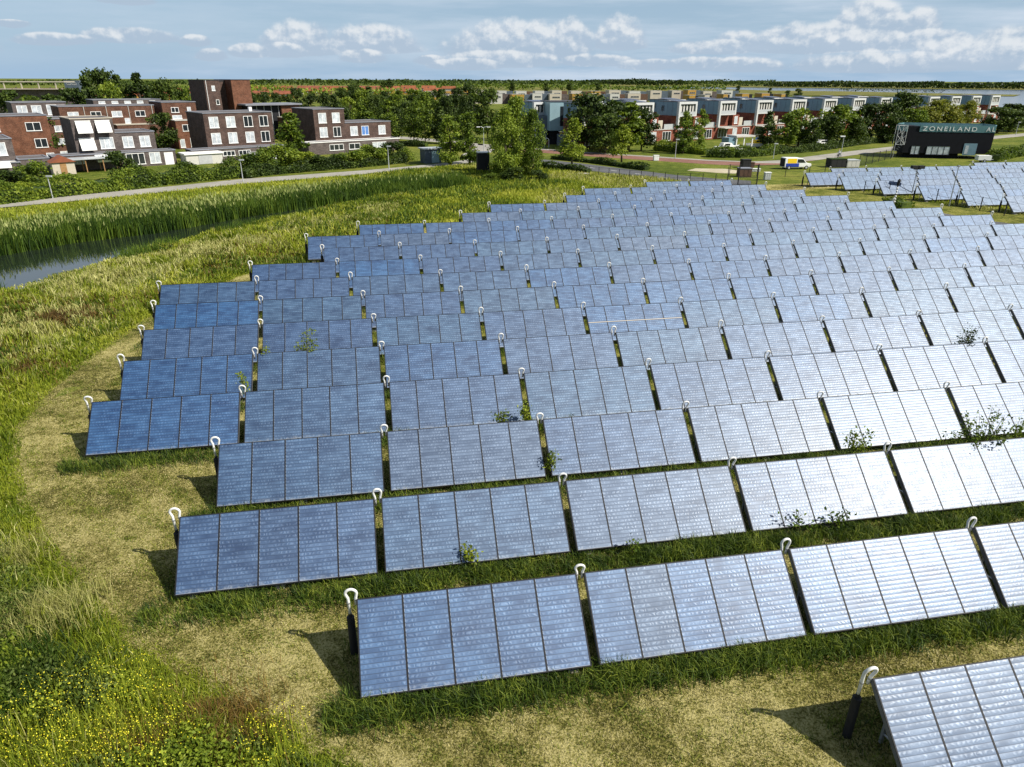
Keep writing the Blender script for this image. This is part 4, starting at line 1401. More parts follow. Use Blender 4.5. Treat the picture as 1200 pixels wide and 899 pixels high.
def awning(root, x, z, w, y=0.0, drop=1.6, outd=1.0):
    m = MB()
    m.hexa([(x-w/2, y-outd, z-drop), (x+w/2, y-outd, z-drop), (x-w/2, y-.06, z), (x+w/2, y-.06, z), (x-w/2, y-outd, z-drop+.04), (x+w/2, y-outd, z-drop+.04), (x-w/2, y-.06, z+.04), (x+w/2, y-.06, z+.04)])
    m.box(x-w/2, x+w/2, y-outd-.06, y-outd-.001, z-drop-.22, z-drop+.06)
    m.box(x-w/2-.04, x+w/2+.04, y-.18, y-.002, z+.041, z+.18)
    a = m.build('awning', MAT['awning'], root)
    b = MB()
    for sx in (x-w/2+.04, x+w/2-.04):
        b.tube([(sx, y-.05, z-drop-.1), (sx, y-outd+.03, z-drop-.06)], .025, 6)
    b.build('awning_arm', MAT['lightgrey'], a)


def house(s, t, label, group='brown brick houses', name='brick_house', rz=NA):
    return thing(name, nb(s, t), rz, label, 'house', group)


# house with the white awnings
h = house(-3.0, 0, 'grey-brown house with three square white awnings over its upper windows')
block(h, 0, 19.4, 0, 3.5, 2.45, 'brick_dark')
block(h, 4.4, 10.9, 3.5, 13, 8.0, 'brick_dark', cap='cream')
block(h, 10.9, 17.3, 3.5, 12, 5.55, 'brick_dark')
for x in (6.2, 9.2):
    awning(h, x, 7.55, 2.3, 3.5)
awning(h, 6.2, 4.75, 2.3, 3.5)
win(h, 9.3, 3.95, 2.2, 1.9, 3.5, 'curtain', 3)
win(h, 12.7, 3.95, 1.75, 1.9, 3.5, 'curtain')
win(h, 15.5, 3.95, 1.75, 1.9, 3.5, 'curtain')
win(h, 3.5, 1.5, 2.2, .9, 0, 'curtain', 2)
awning(h, 8.3, 2.2, 4.0, 0, .7, 1.6)
win(h, 12.6, 1.35, 3.0, 1.9, 0, 'glass', 3)
win(h, 15.8, 1.35, 1.8, 1.9, 0, 'curtain', 2)
MB().box(17.4, 18.9, -.05, .02, .05, 2.15).build('door', MAT['white'], h)
# pergola before it
p = thing('pergola', nb(-1.5, -3.6), NA, 'timber pergola with flat pale roof before the awning house', 'pergola')
for x in (0, 2.6, 5.2, 7.8):
    for y in (0, 2.9):
        MB().box(x-.07, x+.07, y-.07, y+.07, 0, 2.05).build('post', MAT['wood'], p)
MB().box(-.3, 8.1, -.3, 3.2, 2.05, 2.2).build('roof', MAT['lightgrey'], p)
# left neighbour, cut by the picture edge
h = house(-21, 1.5, 'grey-brown house cut off by the left picture edge')
block(h, 0, 13.2, 0, 11, 5.4, 'brick_dark')
block(h, 13.2, 17.5, -2.0, 4, 2.3, 'brick_dark')
block(h, 0, 13.2, -3.5, 0, 2.0, 'brick_dark', roof='offwhite')
win(h, 11.2, 3.9, 2.0, 2.0, 0, 'curtain')
win(h, 8.0, 3.9, 2.0, 2.0, 0, 'curtain')
awning(h, 8.6, 2.15, 6.5, -3.5, .5, 1.2)
# garden sheds and garage in front of the houses
sh = thing('garden_shed', nb(-3.9, -4.5), NA, 'small garden shed with an orange tiled roof behind the path shrubs', 'shed')
MB().box(0, 3.2, 0, 2.6, 0, 1.9).build('wall', MAT['cream'], sh)
MB().extrude_y([(-.3, 1.9), (3.5, 1.9), (1.6, 2.9)], -.25, 2.85).build('roof', MAT['redroof'], sh)
MB().box(1.1, 2.0, -.04, .01, 0, 1.8).build('door', MAT['wood'], sh)
sh = thing('garage', nb(17.2, -3.0), NA, 'low white flat-roofed garage between two brown houses', 'garage')
MB().box(0, 6.5, 0, 3.4, 0, 1.75).build('wall', MAT['offwhite'], sh)
MB().box(-.25, 6.75, -.25, 3.65, 1.75, 2.0).build('roof', MAT['white'], sh)
MB().box(2.2, 4.6, -.05, .01, .05, 1.6).build('door', MAT['grey'], sh)
# house with eight windows
h = house(19.2, 0, 'tall brown house with eight white windows in two rows')
block(h, 0, 18, 0, 3.5, 2.2, 'brick_dark')
block(h, 4.2, 17.5, 3.5, 13.5, 8.35, 'brick_brown')
for i, x in enumerate((6.0, 9.2, 12.6, 15.7)):
    win(h, x, 6.75, 1.75, 2.0, 3.5, 'curtain' if i < 2 else 'glass')
    win(h, x, 3.85, 1.75, 2.0, 3.5, 'curtain' if i != 3 else 'glass')
for x in (2.5, 6.8, 9.8):
    win(h, x, 1.35, 2.3, .9, 0, 'glass', 3)
MB().box(14.8, 15.4, 8, 8.6, 8.35, 9.2).build('chimney', MAT['white'], h)
f = thing('fence', nb(28.6, -3.2), NA, 'grey timber garden fence before the house with eight windows', 'fence')
for i in range(5):
    MB().box(i*2.0-.05, i*2.0+.05, -.05, .05, 0, 1.8).build('post', MAT['grey'], f)
MB().box(-.05, 8.05, -.03, -.055, .1, 1.7).build('board_panel', MAT['grey'], f)
# house with low wing and white band
h = house(42.2, 0, 'brown house with a low right wing and a white roof band')
block(h, 0, 21.5, 0, 3.5, 2.35, 'brick_dark', cap='white')
block(h, 3.4, 10.4, 3.5, 14, 8.6, 'brick_brown')
block(h, 10.4, 21.6, 3.5, 12, 5.75, 'brick_brown')
for x in (5.3, 8.4):
    win(h, x, 6.9, 1.75, 2.0, 3.5, 'curtain')
    win(h, x, 4.1, 1.75, 2.0, 3.5, 'curtain' if x < 6 else 'glass')
win(h, 12.4, 4.1, 1.75, 1.9, 3.5, 'curtain')
win(h, 15.1, 4.1, 1.75, 1.9, 3.5, 'bluepane')
win(h, 19.3, 4.1, 1.75, 1.9, 3.5, 'curtain')
win(h, 6.2, 1.3, 3.2, 1.2, 0, 'glass', 3)
win(h, 10.4, 1.3, 2.6, 1.2, 0, 'glass', 2)
win(h, 16.4, 1.3, 3.4, 1.2, 0, 'curtain', 3)
# orange-red house at left
h = house(-14, 20, 'orange-red brick house with three storeys behind the yard tree')
block(h, 0, 14.5, 0, 11, 8.05, 'brick_orange')
block(h, 14.5, 18.6, 1.5, 11, 7.3, 'brick_red')
win(h, 12.0, 6.2, 2.4, 1.5, 0, 'glass')
win(h, 12.6, 3.3, 2.0, 1.6, 0, 'glass')
win(h, 5.6, 6.2, 2.4, 1.5, 0, 'glass')
win(h, 13.6, .95, 1.3, 1.1, 0, 'curtain')
for z in (5.6, 3.3, 1.0):
    win(h, 16.4, z, 1.8, 1.1, 1.5, 'curtain')
# pale dormered house behind
h = house(-1.2, 50, 'grey house behind with white doors opening on a roof terrace')
block(h, 0, 10.2, 0, 9, 9.5, 'brick_dark')
for x in (1.7, 4.4):
    win(h, x, 8.1, 1.9, 1.7, 0, 'curtain')
win(h, 7.3, 8.0, 2.0, 2.1, 0, 'curtain', 2)
block(h, -1.5, 7, -5, 0, 6.6, 'brick_red', cap='white')
win(h, 9.2, 8.7, 1.6, .6, 0, 'curtain', 2)
# long brick row
h = house(5.0, 35, 'long low red-brown brick row with five small windows')
block(h, 0, 18.2, 0, 9, 9.0, 'brick_red')
block(h, 9.5, 18.2, -3, 0, 5.3, 'brick_red', cap='cream')
for i, (x, pn_) in enumerate(((2.4, 'curtain'), (6.6, 'glass'), (10.6, 'curtain'), (15.2, 'glass'))):
    win(h, x, 7.4, 2.0, 1.2, 0, pn_)
win(h, 12.4, 6.0, 1.0, 1.1, 0, 'curtain', 1)
for x in (4.5, 8.7, 13.0, 17.7):
    MB().cyl((x, -.08), .06, 0, 9.0, 6).build('downpipe', MAT['offwhite'], h)
h = house(16, 58, 'dark roofed row peeping over the long red-brown brick row')
block(h, 0, 15, 0, 8, 9.6, 'brick_dark')
for i in range(5):
    win(h, 1.8+i*2.8, 9.1, 1.4, .6, 0, 'curtain', 1)
# red-brown house before the tower
h = house(24.6, 34, 'red-brown house with stepped front left of the brick tower')
block(h, 0, 7.2, 0, 10, 9.55, 'brick_red')
block(h, 1.2, 7.4, -3.6, 0, 5.9, 'brick_orange', cap='offwhite')
win(h, 2.6, 8.0, 1.6, 1.1, 0, 'glass')
win(h, 5.6, 8.0, .8, 1.1, 0, 'curtain', 1)
win(h, 2.8, 6.5, 2.0, .8, 0, 'curtain')
win(h, 3.6, 4.4, 2.2, 1.4, -3.6, 'glass')
win(h, 6.2, 4.4, .9, 1.3, -3.6, 'curtain', 1)
win(h, 2.0, 1.2, 1.0, 1.8, -3.6, 'curtain', 1)
win(h, 5.0, 1.3, 2.6, 2.0, -3.6, 'curtain', 3)
# brick tower
h = house(39.6, 50, 'tallest brick tower block with a recess in its front', name='brick_tower')
block(h, 0, 3.6, 0, 12, 14.0, 'brick_brown', cap='darkroof')
block(h, 3.6, 6.6, 4.5, 12, 13.8, 'brick_brown', cap='darkroof')
block(h, 6.6, 11.4, 0, 12, 14.1, 'brick_orange', cap='darkroof')
win(h, 2.0, 12.2, .8, 1.2, 0, 'curtain', 1)
win(h, 2.6, 9.0, .8, 1.2, 0, 'glass', 1)
win(h, 2.6, 6.0, .8, 1.2, 0, 'curtain', 1)
win(h, 4.4, 5.6, .9, 2.0, 4.5, 'curtain', 1)
win(h, 5.6, 5.6, .7, 2.0, 4.5, 'curtain', 1)
MB().cyl((.35, -.08), .07, 0, 14, 6).build('downpipe', MAT['white'], h)
# glazed gallery with slab roof
h = house(47.5, 45, 'low gallery with a thin flat slab roof right of the tower', name='gallery')
MB().box(.5, 9, 1, 8, 0, 8.0).build('wall', MAT['dark'], h)
MB().box(9, 14, .2, 8.5, 0, 8.2).build('end_wall', MAT['brick_orange'], h)
MB().box(-.5, 14.4, -.6, 9.0, 8.2, 8.55).build('roof', MAT['roofmetal'], h)
for i in range(5):
    MB().box(.8+i*1.9, .95+i*1.9, .85, 1.05, 0, 8.2).build('column', MAT['grey'], h)
block(h, 7.5, 12.5, -4, 0, 5.3, 'brick_red', cap='cream')
win(h, 9.6, 4.2, 2.0, 1.2, -4, 'curtain')
# factory-like frames on the far left horizon
h = thing('apartment_block', AT(-10, 104, 330), R(8), 'far pale apartment block with open galleries at left horizon', 'apartment block')
h.location.z = 0
zt = AT(10, 95.5, 330).z
MB().box(-10, 30, 2, 10, 0, zt-3).build('wall', MAT['brick_dark'], h)
for z in (zt-3.2, zt-.3):
    MB().box(-10, 30, 0, 11, z, z+.35).build('floor_slab', MAT['cream'], h)
for i in range(6):
    MB().box(-9+i*7, -8.6+i*7, .2, .6, zt-2.85, zt-.3).build('column', MAT['cream'], h)
h = thing('office_tower', AT(83, 96, 520), R(10), 'far dark blue-grey office cube left of the tall trees', 'office')
h.location.z = 0
zt = AT(83, 94.5, 520).z
block(h, -4.5, 4.5, 0, 9, zt, 'slate')
win(h, -1.5, zt-2, 2.5, 1.2, 0, 'glass')
win(h, 1.8, zt-2, 2.5, 1.2, 0, 'glass')

# ================================================================== MODERN PATIO HOUSES (right of centre)
MA = R(35)
ME_, MD = Vector((math.cos(MA), math.sin(MA), 0)), Vector((-math.sin(MA), math.cos(MA), 0))
MO = Vector((44, 189, 0))


def modern_house(clad='blueclad'):
    t = thing('patio_house', (0, 0, 0), MA)
    # upper box: clad on the sides, white framed bay towards the gardens
    MB().box(0, 6.5, .7, 7.6, 6.2, 9.4).build('upper_box', MAT[clad], t)
    c = MB()
    for x in (1.6, 3.3, 4.9):
        c.box(-.02, 0, x+.7, x+.76, 6.2, 9.4)
    c.build('cladding_joint', MAT['slate'], t)
    f = MB()
    f.box(-.06, .5, 0, .7, 3.0, 9.45)
    f.box(6.0, 6.55, 0, .7, 6.0, 9.45)
    f.box(.5, 6.0, 0, .7, 8.9, 9.45)
    f.box(.5, 6.0, 0, .7, 6.0, 6.25)
    fo = f.build('bay_frame', MAT['framewhite'], t)
    MB().box(.5, 6.0, .45, .69, 6.25, 8.9).build('bay_glass', MAT['glass'], fo)
    cu = MB()
    for x in (.9, 1.9, 3.0, 4.2, 5.2):
        cu.box(x, x+.5, .40, .449, 6.3, 8.7)
    cu.build('curtain', MAT['offwhite'], fo)
    ra = MB()
    ra.box(.5, 6.0, .04, .10, 6.25, 7.1)
    ra.build('balcony_rail', MAT['lightgrey'], fo)
    w = win(t, 0, 0, .9, 1.2, 0, 'glass', 1, 'slate')
    w.rotation_euler = (0, 0, -math.pi/2)
    w.location = (-.01, 5.6, 7.9)
    r_ = MB().box(-.05, 6.55, .7, 7.65, 9.4, 9.5).build('roof', MAT['darkroof'], t)
    s = MB()
    for x in (1.0, 2.7, 4.4):
        s.hexa([(x, 2.0, 9.52), (x+1.5, 2.0, 9.52), (x, 5.5, 9.75), (x+1.5, 5.5, 9.75), (x, 2.0, 9.58), (x+1.5, 2.0, 9.58), (x, 5.5, 9.81), (x+1.5, 5.5, 9.81)])
    s.build('solar_panel', MAT['solarroof'], r_)
    # first floor set back, with terrace; ground floor out to the garden
    MB().box(.02, 6.4, 2.2, 7.5, 3.1, 6.2).build('first_floor_wall', MAT['brick_modern'], t)
    MB().box(7.0, 9.6, 1.2, 7.5, 3.1, 5.9).build('terrace_wall', MAT['brick_modern'], t)
    MB().box(9.7, 11.4, 1.4, 1.7, 3.2, 5.2).build('terrace_screen', MAT['cream'], t)
    MB().box(11.6, 15.3, 1.0, 1.08, 3.2, 4.3).build('terrace_rail', MAT['lightgrey'], t)
    win(t, 8.3, 4.6, 1.3, 1.9, 1.2, 'curtain', 1)
    block(t, 0.02, 15.4, .9, 9.0, 3.0, 'brick_modern', name='ground_floor_wall', roof='roof', cap='offwhite')
    win(t, 3.0, 1.5, 3.6, 2.2, .9, 'glass', 3)
    win(t, 8.0, 1.5, 1.8, 2.2, .9, 'curtain', 2)
    win(t, 12.6, 1.5, 3.0, 2.2, .9, 'glass', 3)
    MB().box(1.0, 5.6, -1.6, .85, 2.75, 2.9).build('canopy', MAT['offwhite'], t)
    MB().box(-.6, -.02, 2.0, 9, 0, 2.6).build('garden_wall', MAT['slate'], t)
    return t


mh = modern_house()
row1 = []
for k in range(-2, 12):
    pos = MO + ME_*(-3.1 + 15.42*k)
    t = mh if k == -2 else dup(mh, pos, MA)
    t.location = pos
    row1.append((pos.x, t))
ordinal_group(row1, 'grey-blue patio house with white framed bay, front row, %s from the left', 'modern patio houses')
row2 = []
for k in range(-2, 8):
    pos = MO + ME_*(-5.8 + 15.42*k) + MD*15.5
    row2.append((pos.x, dup(mh, pos, MA)))
ordinal_group(row2, 'grey-blue patio house with white framed bay, back row, %s from the left', 'modern patio houses')
for x, t in row1 + row2:
    tag(t, cat='house')
# big pale teal corner block
p0 = AT(644, 147, 178)
h = thing('corner_block', (p0.x, p0.y, 0), R(14), 'pale teal cube-shaped house with a tall dark corner window', 'house', 'modern patio houses')
MB().box(0, 5.6, 0, 8, 3.2, 9.6).build('upper_box', MAT['teal'], h)
MB().box(5.6, 7.0, .5, 8, 2.9, 9.5).build('side_panel', MAT['white'], h)
MB().box(.6, 6.6, 1.0, 8, 0, 3.2).build('ground_floor_wall', MAT['dark'], h)
MB().box(-3.2, 0, 2.0, 8, 0, 6.5).build('stair_wall', MAT['slate'], h)
w = MB()
w.box(2.6, 3.4, -.05, .02, 4.2, 8.6)
w.box(3.4, 5.5, -.05, .02, 7.2, 8.6)
w.build('window', MAT['glass'], h)
MB().box(-.1, 7.1, -.1, 8.1, 9.6, 9.75).build('roof', MAT['darkroof'], h)

# cream and ochre flat-roofed houses further back


def flat_house(px, py, Y, w_px, mat, side, label=None):
    p = AT(px, py, Y)
    t = thing('terraced_house', (p.x, p.y, 0), R(10), label, 'house')
    w = w_px/pxm(Y, p.z)
    z = max(3.0, p.z)
    block(t, 0, w*.62, 0, 9, z, mat, cap='offwhite', roof='roof', ledge=.05)
    MB().box(w*.62, w, 1.2, 9, 0, z-.25).build('recess_wall', MAT[side], t)
    win(t, w*.34, z-1.9, w*.4, .9, 0, 'glass', 3, 'grey')
    return t


items = []
rf = random.Random(3)
for Y, y0, xa, xb, step in ((560, 106.3, 478, 865, 21), (480, 110.5, 500, 760, 24)):
    x = xa
    while x < xb:
        w = step*rf.uniform(.75, 1.1)
        m = rf.choice(['cream', 'offwhite', 'cream', 'offwhite', 'ochre']) if Y > 500 else rf.choice(['cream', 'ochre', 'offwhite'])
        items.append((x + (0 if Y > 500 else .01), flat_house(x, y0 + rf.uniform(-.8, .8), Y + rf.uniform(-8, 8), w, m, rf.choice(['dark', 'rust', 'brick_dark', 'slate']))))
        x += w + rf.uniform(.5, 4)
ordinal_group(items, 'cream or ochre flat-roofed house on the plain behind the grove, %s from left', 'cream flat-roofed houses')
items = []
for x, y, Y, w, m in ((808, 112, 420, 12, 'ochre'), (826, 111.5, 430, 10, 'cream'), (848, 110.5, 440, 9, 'ochre'), (870, 110, 450, 14, 'ochre'), (893, 109.5, 460, 16, 'ochre'), (916, 110.5, 450, 8, 'ochre'), (505, 114, 400, 16, 'ochre'), (516, 112, 380, 12, 'ochre')):
    items.append((x, flat_house(x, y, Y, w, m, 'dark')))
ordinal_group(items, 'ochre flat-roofed house just behind the modern houses, %s from left', 'ochre flat-roofed houses')


def gable_row(px, py, Y, w_px, roofm, wallm):
    p = AT(px, py, Y)
    t = thing('row_house', (p.x, p.y, 0), R(rf.uniform(-8, 12)), None, 'house')
    w = w_px/pxm(Y, p.z)
    z = max(5.0, p.z)
    MB().box(0, w, 0, 9, 0, z*.55).build('wall', MAT[wallm], t)
    m = MB()
    m.add([(-.4, -.5, z*.52), (w+.4, -.5, z*.52), (w+.4, 9.5, z*.52), (-.4, 9.5, z*.52), (-.4, 4.5, z), (w+.4, 4.5, z)], [(0, 1, 5, 4), (2, 3, 4, 5), (0, 4, 3), (1, 2, 5), (0, 3, 2, 1)])
    r_ = m.build('roof', MAT[roofm], t)
    for i in range(int(w//9)):
        MB().box(4+i*9, 4.9+i*9, 4, 5, z*.8, z+.9).build('chimney', MAT['brick_dark'], r_)
    for i in range(int(w//4.5)):
        MB().box(1.2+i*4.5, 2.8+i*4.5, -.05, .02, z*.25, z*.45).build('window', MAT['curtain'], t)
    return t


items = []
for Y, y0, xa, xb, st in ((760, 103.4, 198, 500, 26), (620, 106.4, 190, 330, 24), (980, 100.6, 285, 520, 22), (560, 106.5, 4, 60, 26), (520, 107.5, 100, 200, 26), (700, 103.0, 10, 80, 26)):
    x = xa
    while x < xb:
        w = st*rf.uniform(.7, 1.3)
        items.append((x, gable_row(x, y0 + rf.uniform(-.5, .6), Y + rf.uniform(-15, 15), w, rf.choice(['orange', 'redroof', 'orange']), rf.choice(['ochre', 'cream', 'brick_red', 'ochre']))))
        x += w + rf.uniform(1.5, 9)
ordinal_group(items, 'orange-roofed row house far off near the left horizon, %s from left', 'orange-roofed row houses')

# ================================================================== DARK BUILDING WITH THE SIGN
bA = math.atan2(-.19, .98)
bd = thing('ship_shaped_building', (79.6, 149.8, 0), bA, 'dark ship-shaped building with a sea-green lettered band', 'building')
up = MB()                                        # upper hull: front and back taper a little towards the base
prof = [(-.2, 0), (16.0, 0), (17.2, 3.0), (16.6, 7.5), (1.5, 8.6), (-.6, 5.0)]
up.prism(prof, 1.0, 5.05)
up.build('hull', MAT['navy'], bd)
MB().prism([(.3, .9), (10.6, .9), (11.4, 7.0), (1.2, 7.8)], 0.0, 1.0).build('base_wall', MAT['navy'], bd)
pr = MB()
for i in range(len(prof)):
    a, b = Vector((*prof[i], 0)), Vector((*prof[(i+1) % len(prof)], 0))
    d = (b-a).normalized()
    n_ = Vector((d.y, -d.x, 0))
    z1 = 6.35
    if i == 0:
        a = a + d*2.4
    q = [a + n_*.03, b + n_*.03, a - n_*.18, b - n_*.18]
    pr.hexa([(v.x, v.y, z) for z in (5.05, z1) for v in q])
pr.build('sign_band', MAT['signband'], bd)
MB().prism([(-.1, .1), (2.2, .1), (2.2, 3), (1.5, 8.3), (-.4, 5)], 5.05, 6.1).build('corner_wall', MAT['navy'], bd)
MB().prism([(2.2, .3), (15.8, .3), (16.8, 3.0), (16.3, 7.2), (2.2, 8.1)], 5.05, 5.6).build('roof', MAT['roofmetal'], bd)
for x0, x1, w_ in ((1.3, 3.0, 'curtain'), (4.2, 8.6, 'curtain')):
    g_ = win(bd, (x0+x1)/2, 1.55, x1-x0, 1.7, -.02, w_, 4 if x1-x0 > 3 else 2, 'dark')
MB().box(11.0, 13.4, -.06, .02, .75, 3.0).build('door', MAT['blueclad'], bd)
MB().box(11.3, 11.9, -.09, -.061, 1.0, 2.6).build('door_glass', MAT['curtain'], bd)
sb = MB()
for i in range(7):
    x = -1.8 + i*.28
    sb.tube([(x, -.6, 1.0 + i*.35), (x, .8, 1.0 + i*.35)], .03, 5)
for (a, b) in (((-2.0, -.7, 0), (-2.0, -.7, 6.2)), ((-.3, -.7, 2.6), (-.3, -.7, 6.2)), ((-2.0, .9, 0), (-2.0, .9, 6.2)), ((-.3, .9, 2.6), (-.3, .9, 6.2)), ((-2.0, -.7, 6.2), (-.3, -.7, 6.2)), ((-2.0, .9, 6.2), (-.3, .9, 6.2)),
               ((-2.0, -.7, 2.6), (-.3, -.7, 6.2)), ((-2.0, -.7, 6.2), (-.3, -.7, 2.6)), ((-2.0, -.7, 4.4), (-.3, -.7, 2.6)), ((-2.0, -.7, 4.4), (-.3, -.7, 6.2)), ((-2.0, -.7, 2.6), (-.3, -.7, 2.6)), ((-2.0, -.7, 2.6), (-.3, -.7, 4.4)), ((-1.1, -.72, 2.6), (-1.1, -.72, 6.2))):
    sb.tube([a, b], .04, 6)
sb.build('lattice_stair', MAT['framewhite'], bd)
# lettering
for i, (txt, x0, x1) in enumerate((('ZONEILAND', 2.7, 12.6), ('AL', 14.3, 15.9))):
    cu = bpy.data.curves.new('letters', 'FONT')
    cu.body = txt
    cu.size = 1.15
    cu.extrude = .03
    cu.space_character = 1.35
    tmp = bpy.data.objects.new('letters_tmp', cu)
    COL.objects.link(tmp)
    dg = bpy.context.evaluated_depsgraph_get()
    me = bpy.data.meshes.new_from_object(tmp.evaluated_get(dg))
    bpy.data.objects.remove(tmp)
    bpy.data.curves.remove(cu)
    me.materials.clear()
    me.materials.append(MAT['white'])
    xs = [v.co.x for v in me.vertices]
    k = (x1-x0)/(max(xs)-min(xs))
    lo = link('lettering', me, bd)
    lo.scale = (k, 1, 1)
    lo.rotation_euler = (math.pi/2, 0, 0)
    lo.location = (x0 - min(xs)*k, -.07, 5.28)

# ================================================================== LAMPS, POSTS, FENCES, CABINETS


def lamp(px, py0, py1, label, kind='single'):
    g = G(px, py0)
    h_ = AT(px - (px-600)/2300*(py0-py1), py1, g.y).z
    t = thing('street_lamp', g, 0, label, 'street lamp', 'street lamps')
    MB().cyl((0, 0), .075, 0, h_-.15, 8, .05).build('pole', MAT['lightgrey'], t)
    if kind == 'double':
        MB().tube([(-1.0, 0, h_), (-.5, 0, h_+.1), (0, 0, h_-.2), (.5, 0, h_+.1), (1.0, 0, h_)], .05, 6).build('arm', MAT['lightgrey'], t)
        for sx in (-1.1, 1.1):
            MB().box(sx-.35, sx+.35, -.14, .14, h_-.06, h_+.10).build('lamp_head', MAT['white'], t)
    elif kind == 'flat':
        MB().box(-.75, .2, -.16, .16, h_-.15, h_+.05).build('lamp_head', MAT['white'], t)
    else:
        MB().box(-.16, .55, -.13, .13, h_-.15, h_+.02).build('lamp_head', MAT['lightgrey'], t)


lamp(62, 232.5, 206, 'slim lamp post beside the path at far left')
lamp(285, 213, 187, 'slim lamp post beside the path before the house with eight windows')
lamp(456, 199, 171, 'slim lamp post beside the path below the central grove')
lamp(567, 180, 149, 'double-armed street lamp between the willow pair and big willows', 'double')
lamp(791, 186, 163, 'grey lamp post left of the narrow pale tree pair')
lamp(906, 186, 168, 'thin lamp post by the hedge above the yellow and blue van')
lamp(985, 183.5, 159.5, 'flat-headed street lamp beside the cyclist', 'flat')
lamp(1190, 158.5, 143, 'pale lamp post right of the dark building')


def mast(px, py0, py1, label, boxes):
    g = G(px, py0)
    h_ = AT(px + (px-600)/2300*(py0-py1), py1, g.y).z
    t = thing('mast', g, 0, label, 'mast')
    MB().cyl((0, 0), .07, 0, h_, 8, .045).build('pole', MAT['steel'], t)
    if boxes:
        for sx in (-.45, .45):
            b = MB()
            b.box(sx-.38, sx+.38, -.3, .3, h_-.3, h_+.1)
            b.build('camera_box', MAT['black'], t)
        MB().box(-.5, .5, -.05, .05, h_-.42, h_-.301).build('bracket', MAT['black'], t)
    else:
        MB().box(-.12, .12, -.12, .12, h_-.001, h_+.22).build('sensor', MAT['steel'], t)


mast(1068, 229.5, 195, 'steel mast with black camera boxes in the far right field', True)
mast(1112, 242, 196, 'bare thin steel mast in front of the far right field', False)

# white beaded riser at the right end of a row
q = E_R*(7.98 + 8*(LEN+GAP) + .05) + N_R*72.45
t = thing('vent_pipe', (q.x, q.y, 0), 0, 'upright pipe with white beads and a black cap between the two fields', 'vent pipe')
MB().cyl((0, 0), .05, 0, 3.6, 8).build('pipe', MAT['black'], t)
for i in range(6):
    z = 1.7 + i*.3
    MB().tube([(0, 0, z), (0, 0, z+.04), (0, 0, z+.13), (0, 0, z+.17)], [.05, .11, .11, .05], 10).build('bead', MAT['white'], t)
MB().tube([(0, 0, 3.5), (0, 0, 3.7), (.05, 0, 4.1), (.06, 0, 4.3)], [.07, .17, .17, .06], 10).build('cap', MAT['black'], t)


def post_fence(pts, n, h_, label, rails=2, mat='dark', mesh=False):
    P = [Vector((p.x, p.y, 0)) for p in pts]
    seg = [(b-a).length for a, b in zip(P[:-1], P[1:])]
    tot = sum(seg)
    t = thing('fence', P[0], 0, label, 'fence')
    for i in range(n):
        d = tot*i/(n-1)
        k = 0
        while k < len(seg)-1 and d > seg[k]:
            d -= seg[k]
            k += 1
        q = P[k].lerp(P[k+1], min(1, d/seg[k])) - P[0]
        MB().box(q.x-.04, q.x+.04, q.y-.04, q.y+.04, 0, h_).build('post', MAT[mat], t)
    m = MB()
    zs = [h_*.97 - j*h_*.9/max(1, rails-1) for j in range(rails)] if not mesh else [h_*.97 - j*.16 for j in range(int(h_/.16))]
    for z in zs:
        m.tube([(p-P[0])[:2] + (z,) for p in P], .014 if not mesh else .018, 4)
    m.build('wire', MAT[mat], t)


post_fence(gl((1012, 226), (1080, 234), (1140, 246), (1190, 256), (1240, 266)), 9, 1.7, 'wire fence with thin dark posts before the far right field', 3)
post_fence(gl((690, 206), (740, 211), (800, 215), (838, 215.5)), 12, 1.5, 'thin dark wire fence beside the grey road behind the last rows', 3)
post_fence(gl((852, 217), (853, 205), (905, 207), (940, 208), (966, 205)), 8, 1.7, 'dark post fence below the yellow and blue van', 3)
post_fence(gl((1006, 195.5), (1026, 190.5), (1050, 184.5)), 7, 2.0, 'dark mesh fence left of the dark building', 2, 'dark', True)
post_fence(gl((1160, 177), (1200, 179.5), (1250, 182)), 5, 1.4, 'dark rail fence right of the dark building', 2)
# gate of dark mesh
g0 = G(864.5, 217)
t = thing('mesh_gate', g0, R(5), 'dark square mesh gate behind the last short row', 'gate')
for x in (0, 2.9):
    MB().box(x-.07, x+.07, -.07, .07, 0, 3.0).build('post', MAT['black'], t)
m = MB()
for i in range(14):
    m.box(.07+i*.2, .095+i*.2, -.012, .012, .1, 2.2)
for z in (.1, 1.1, 2.2, 2.85):
    m.box(.07, 2.83, -.03, .03, z, z+.06)
m.build('mesh_panel', MAT['black'], t)


def solid_box(name, px, py, w, d, h_, rz, mat, label, cat, lid=None, feet=True):
    g = G(px, py)
    t = thing(name, g, rz, label, cat)
    MB().box(-w/2, w/2, -d/2, d/2, .08, h_).build('body', MAT[mat], t)
    MB().box(-w/2-.05, w/2+.05, -d/2-.05, d/2+.05, h_, h_+.10).build('lid', MAT[lid or mat], t)
    MB().box(-w/2+.08, w/2-.08, -d/2+.08, d/2-.08, 0, .08).build('plinth', MAT['concrete'], t)
    m = MB()
    for i in range(3):
        m.box(-w/2 + w*(i+.12)/3, -w/2 + w*(i+.88)/3, -d/2-.02, -d/2, .2, h_-.12)
    m.build('door_panel', MAT[mat], t)
    return t


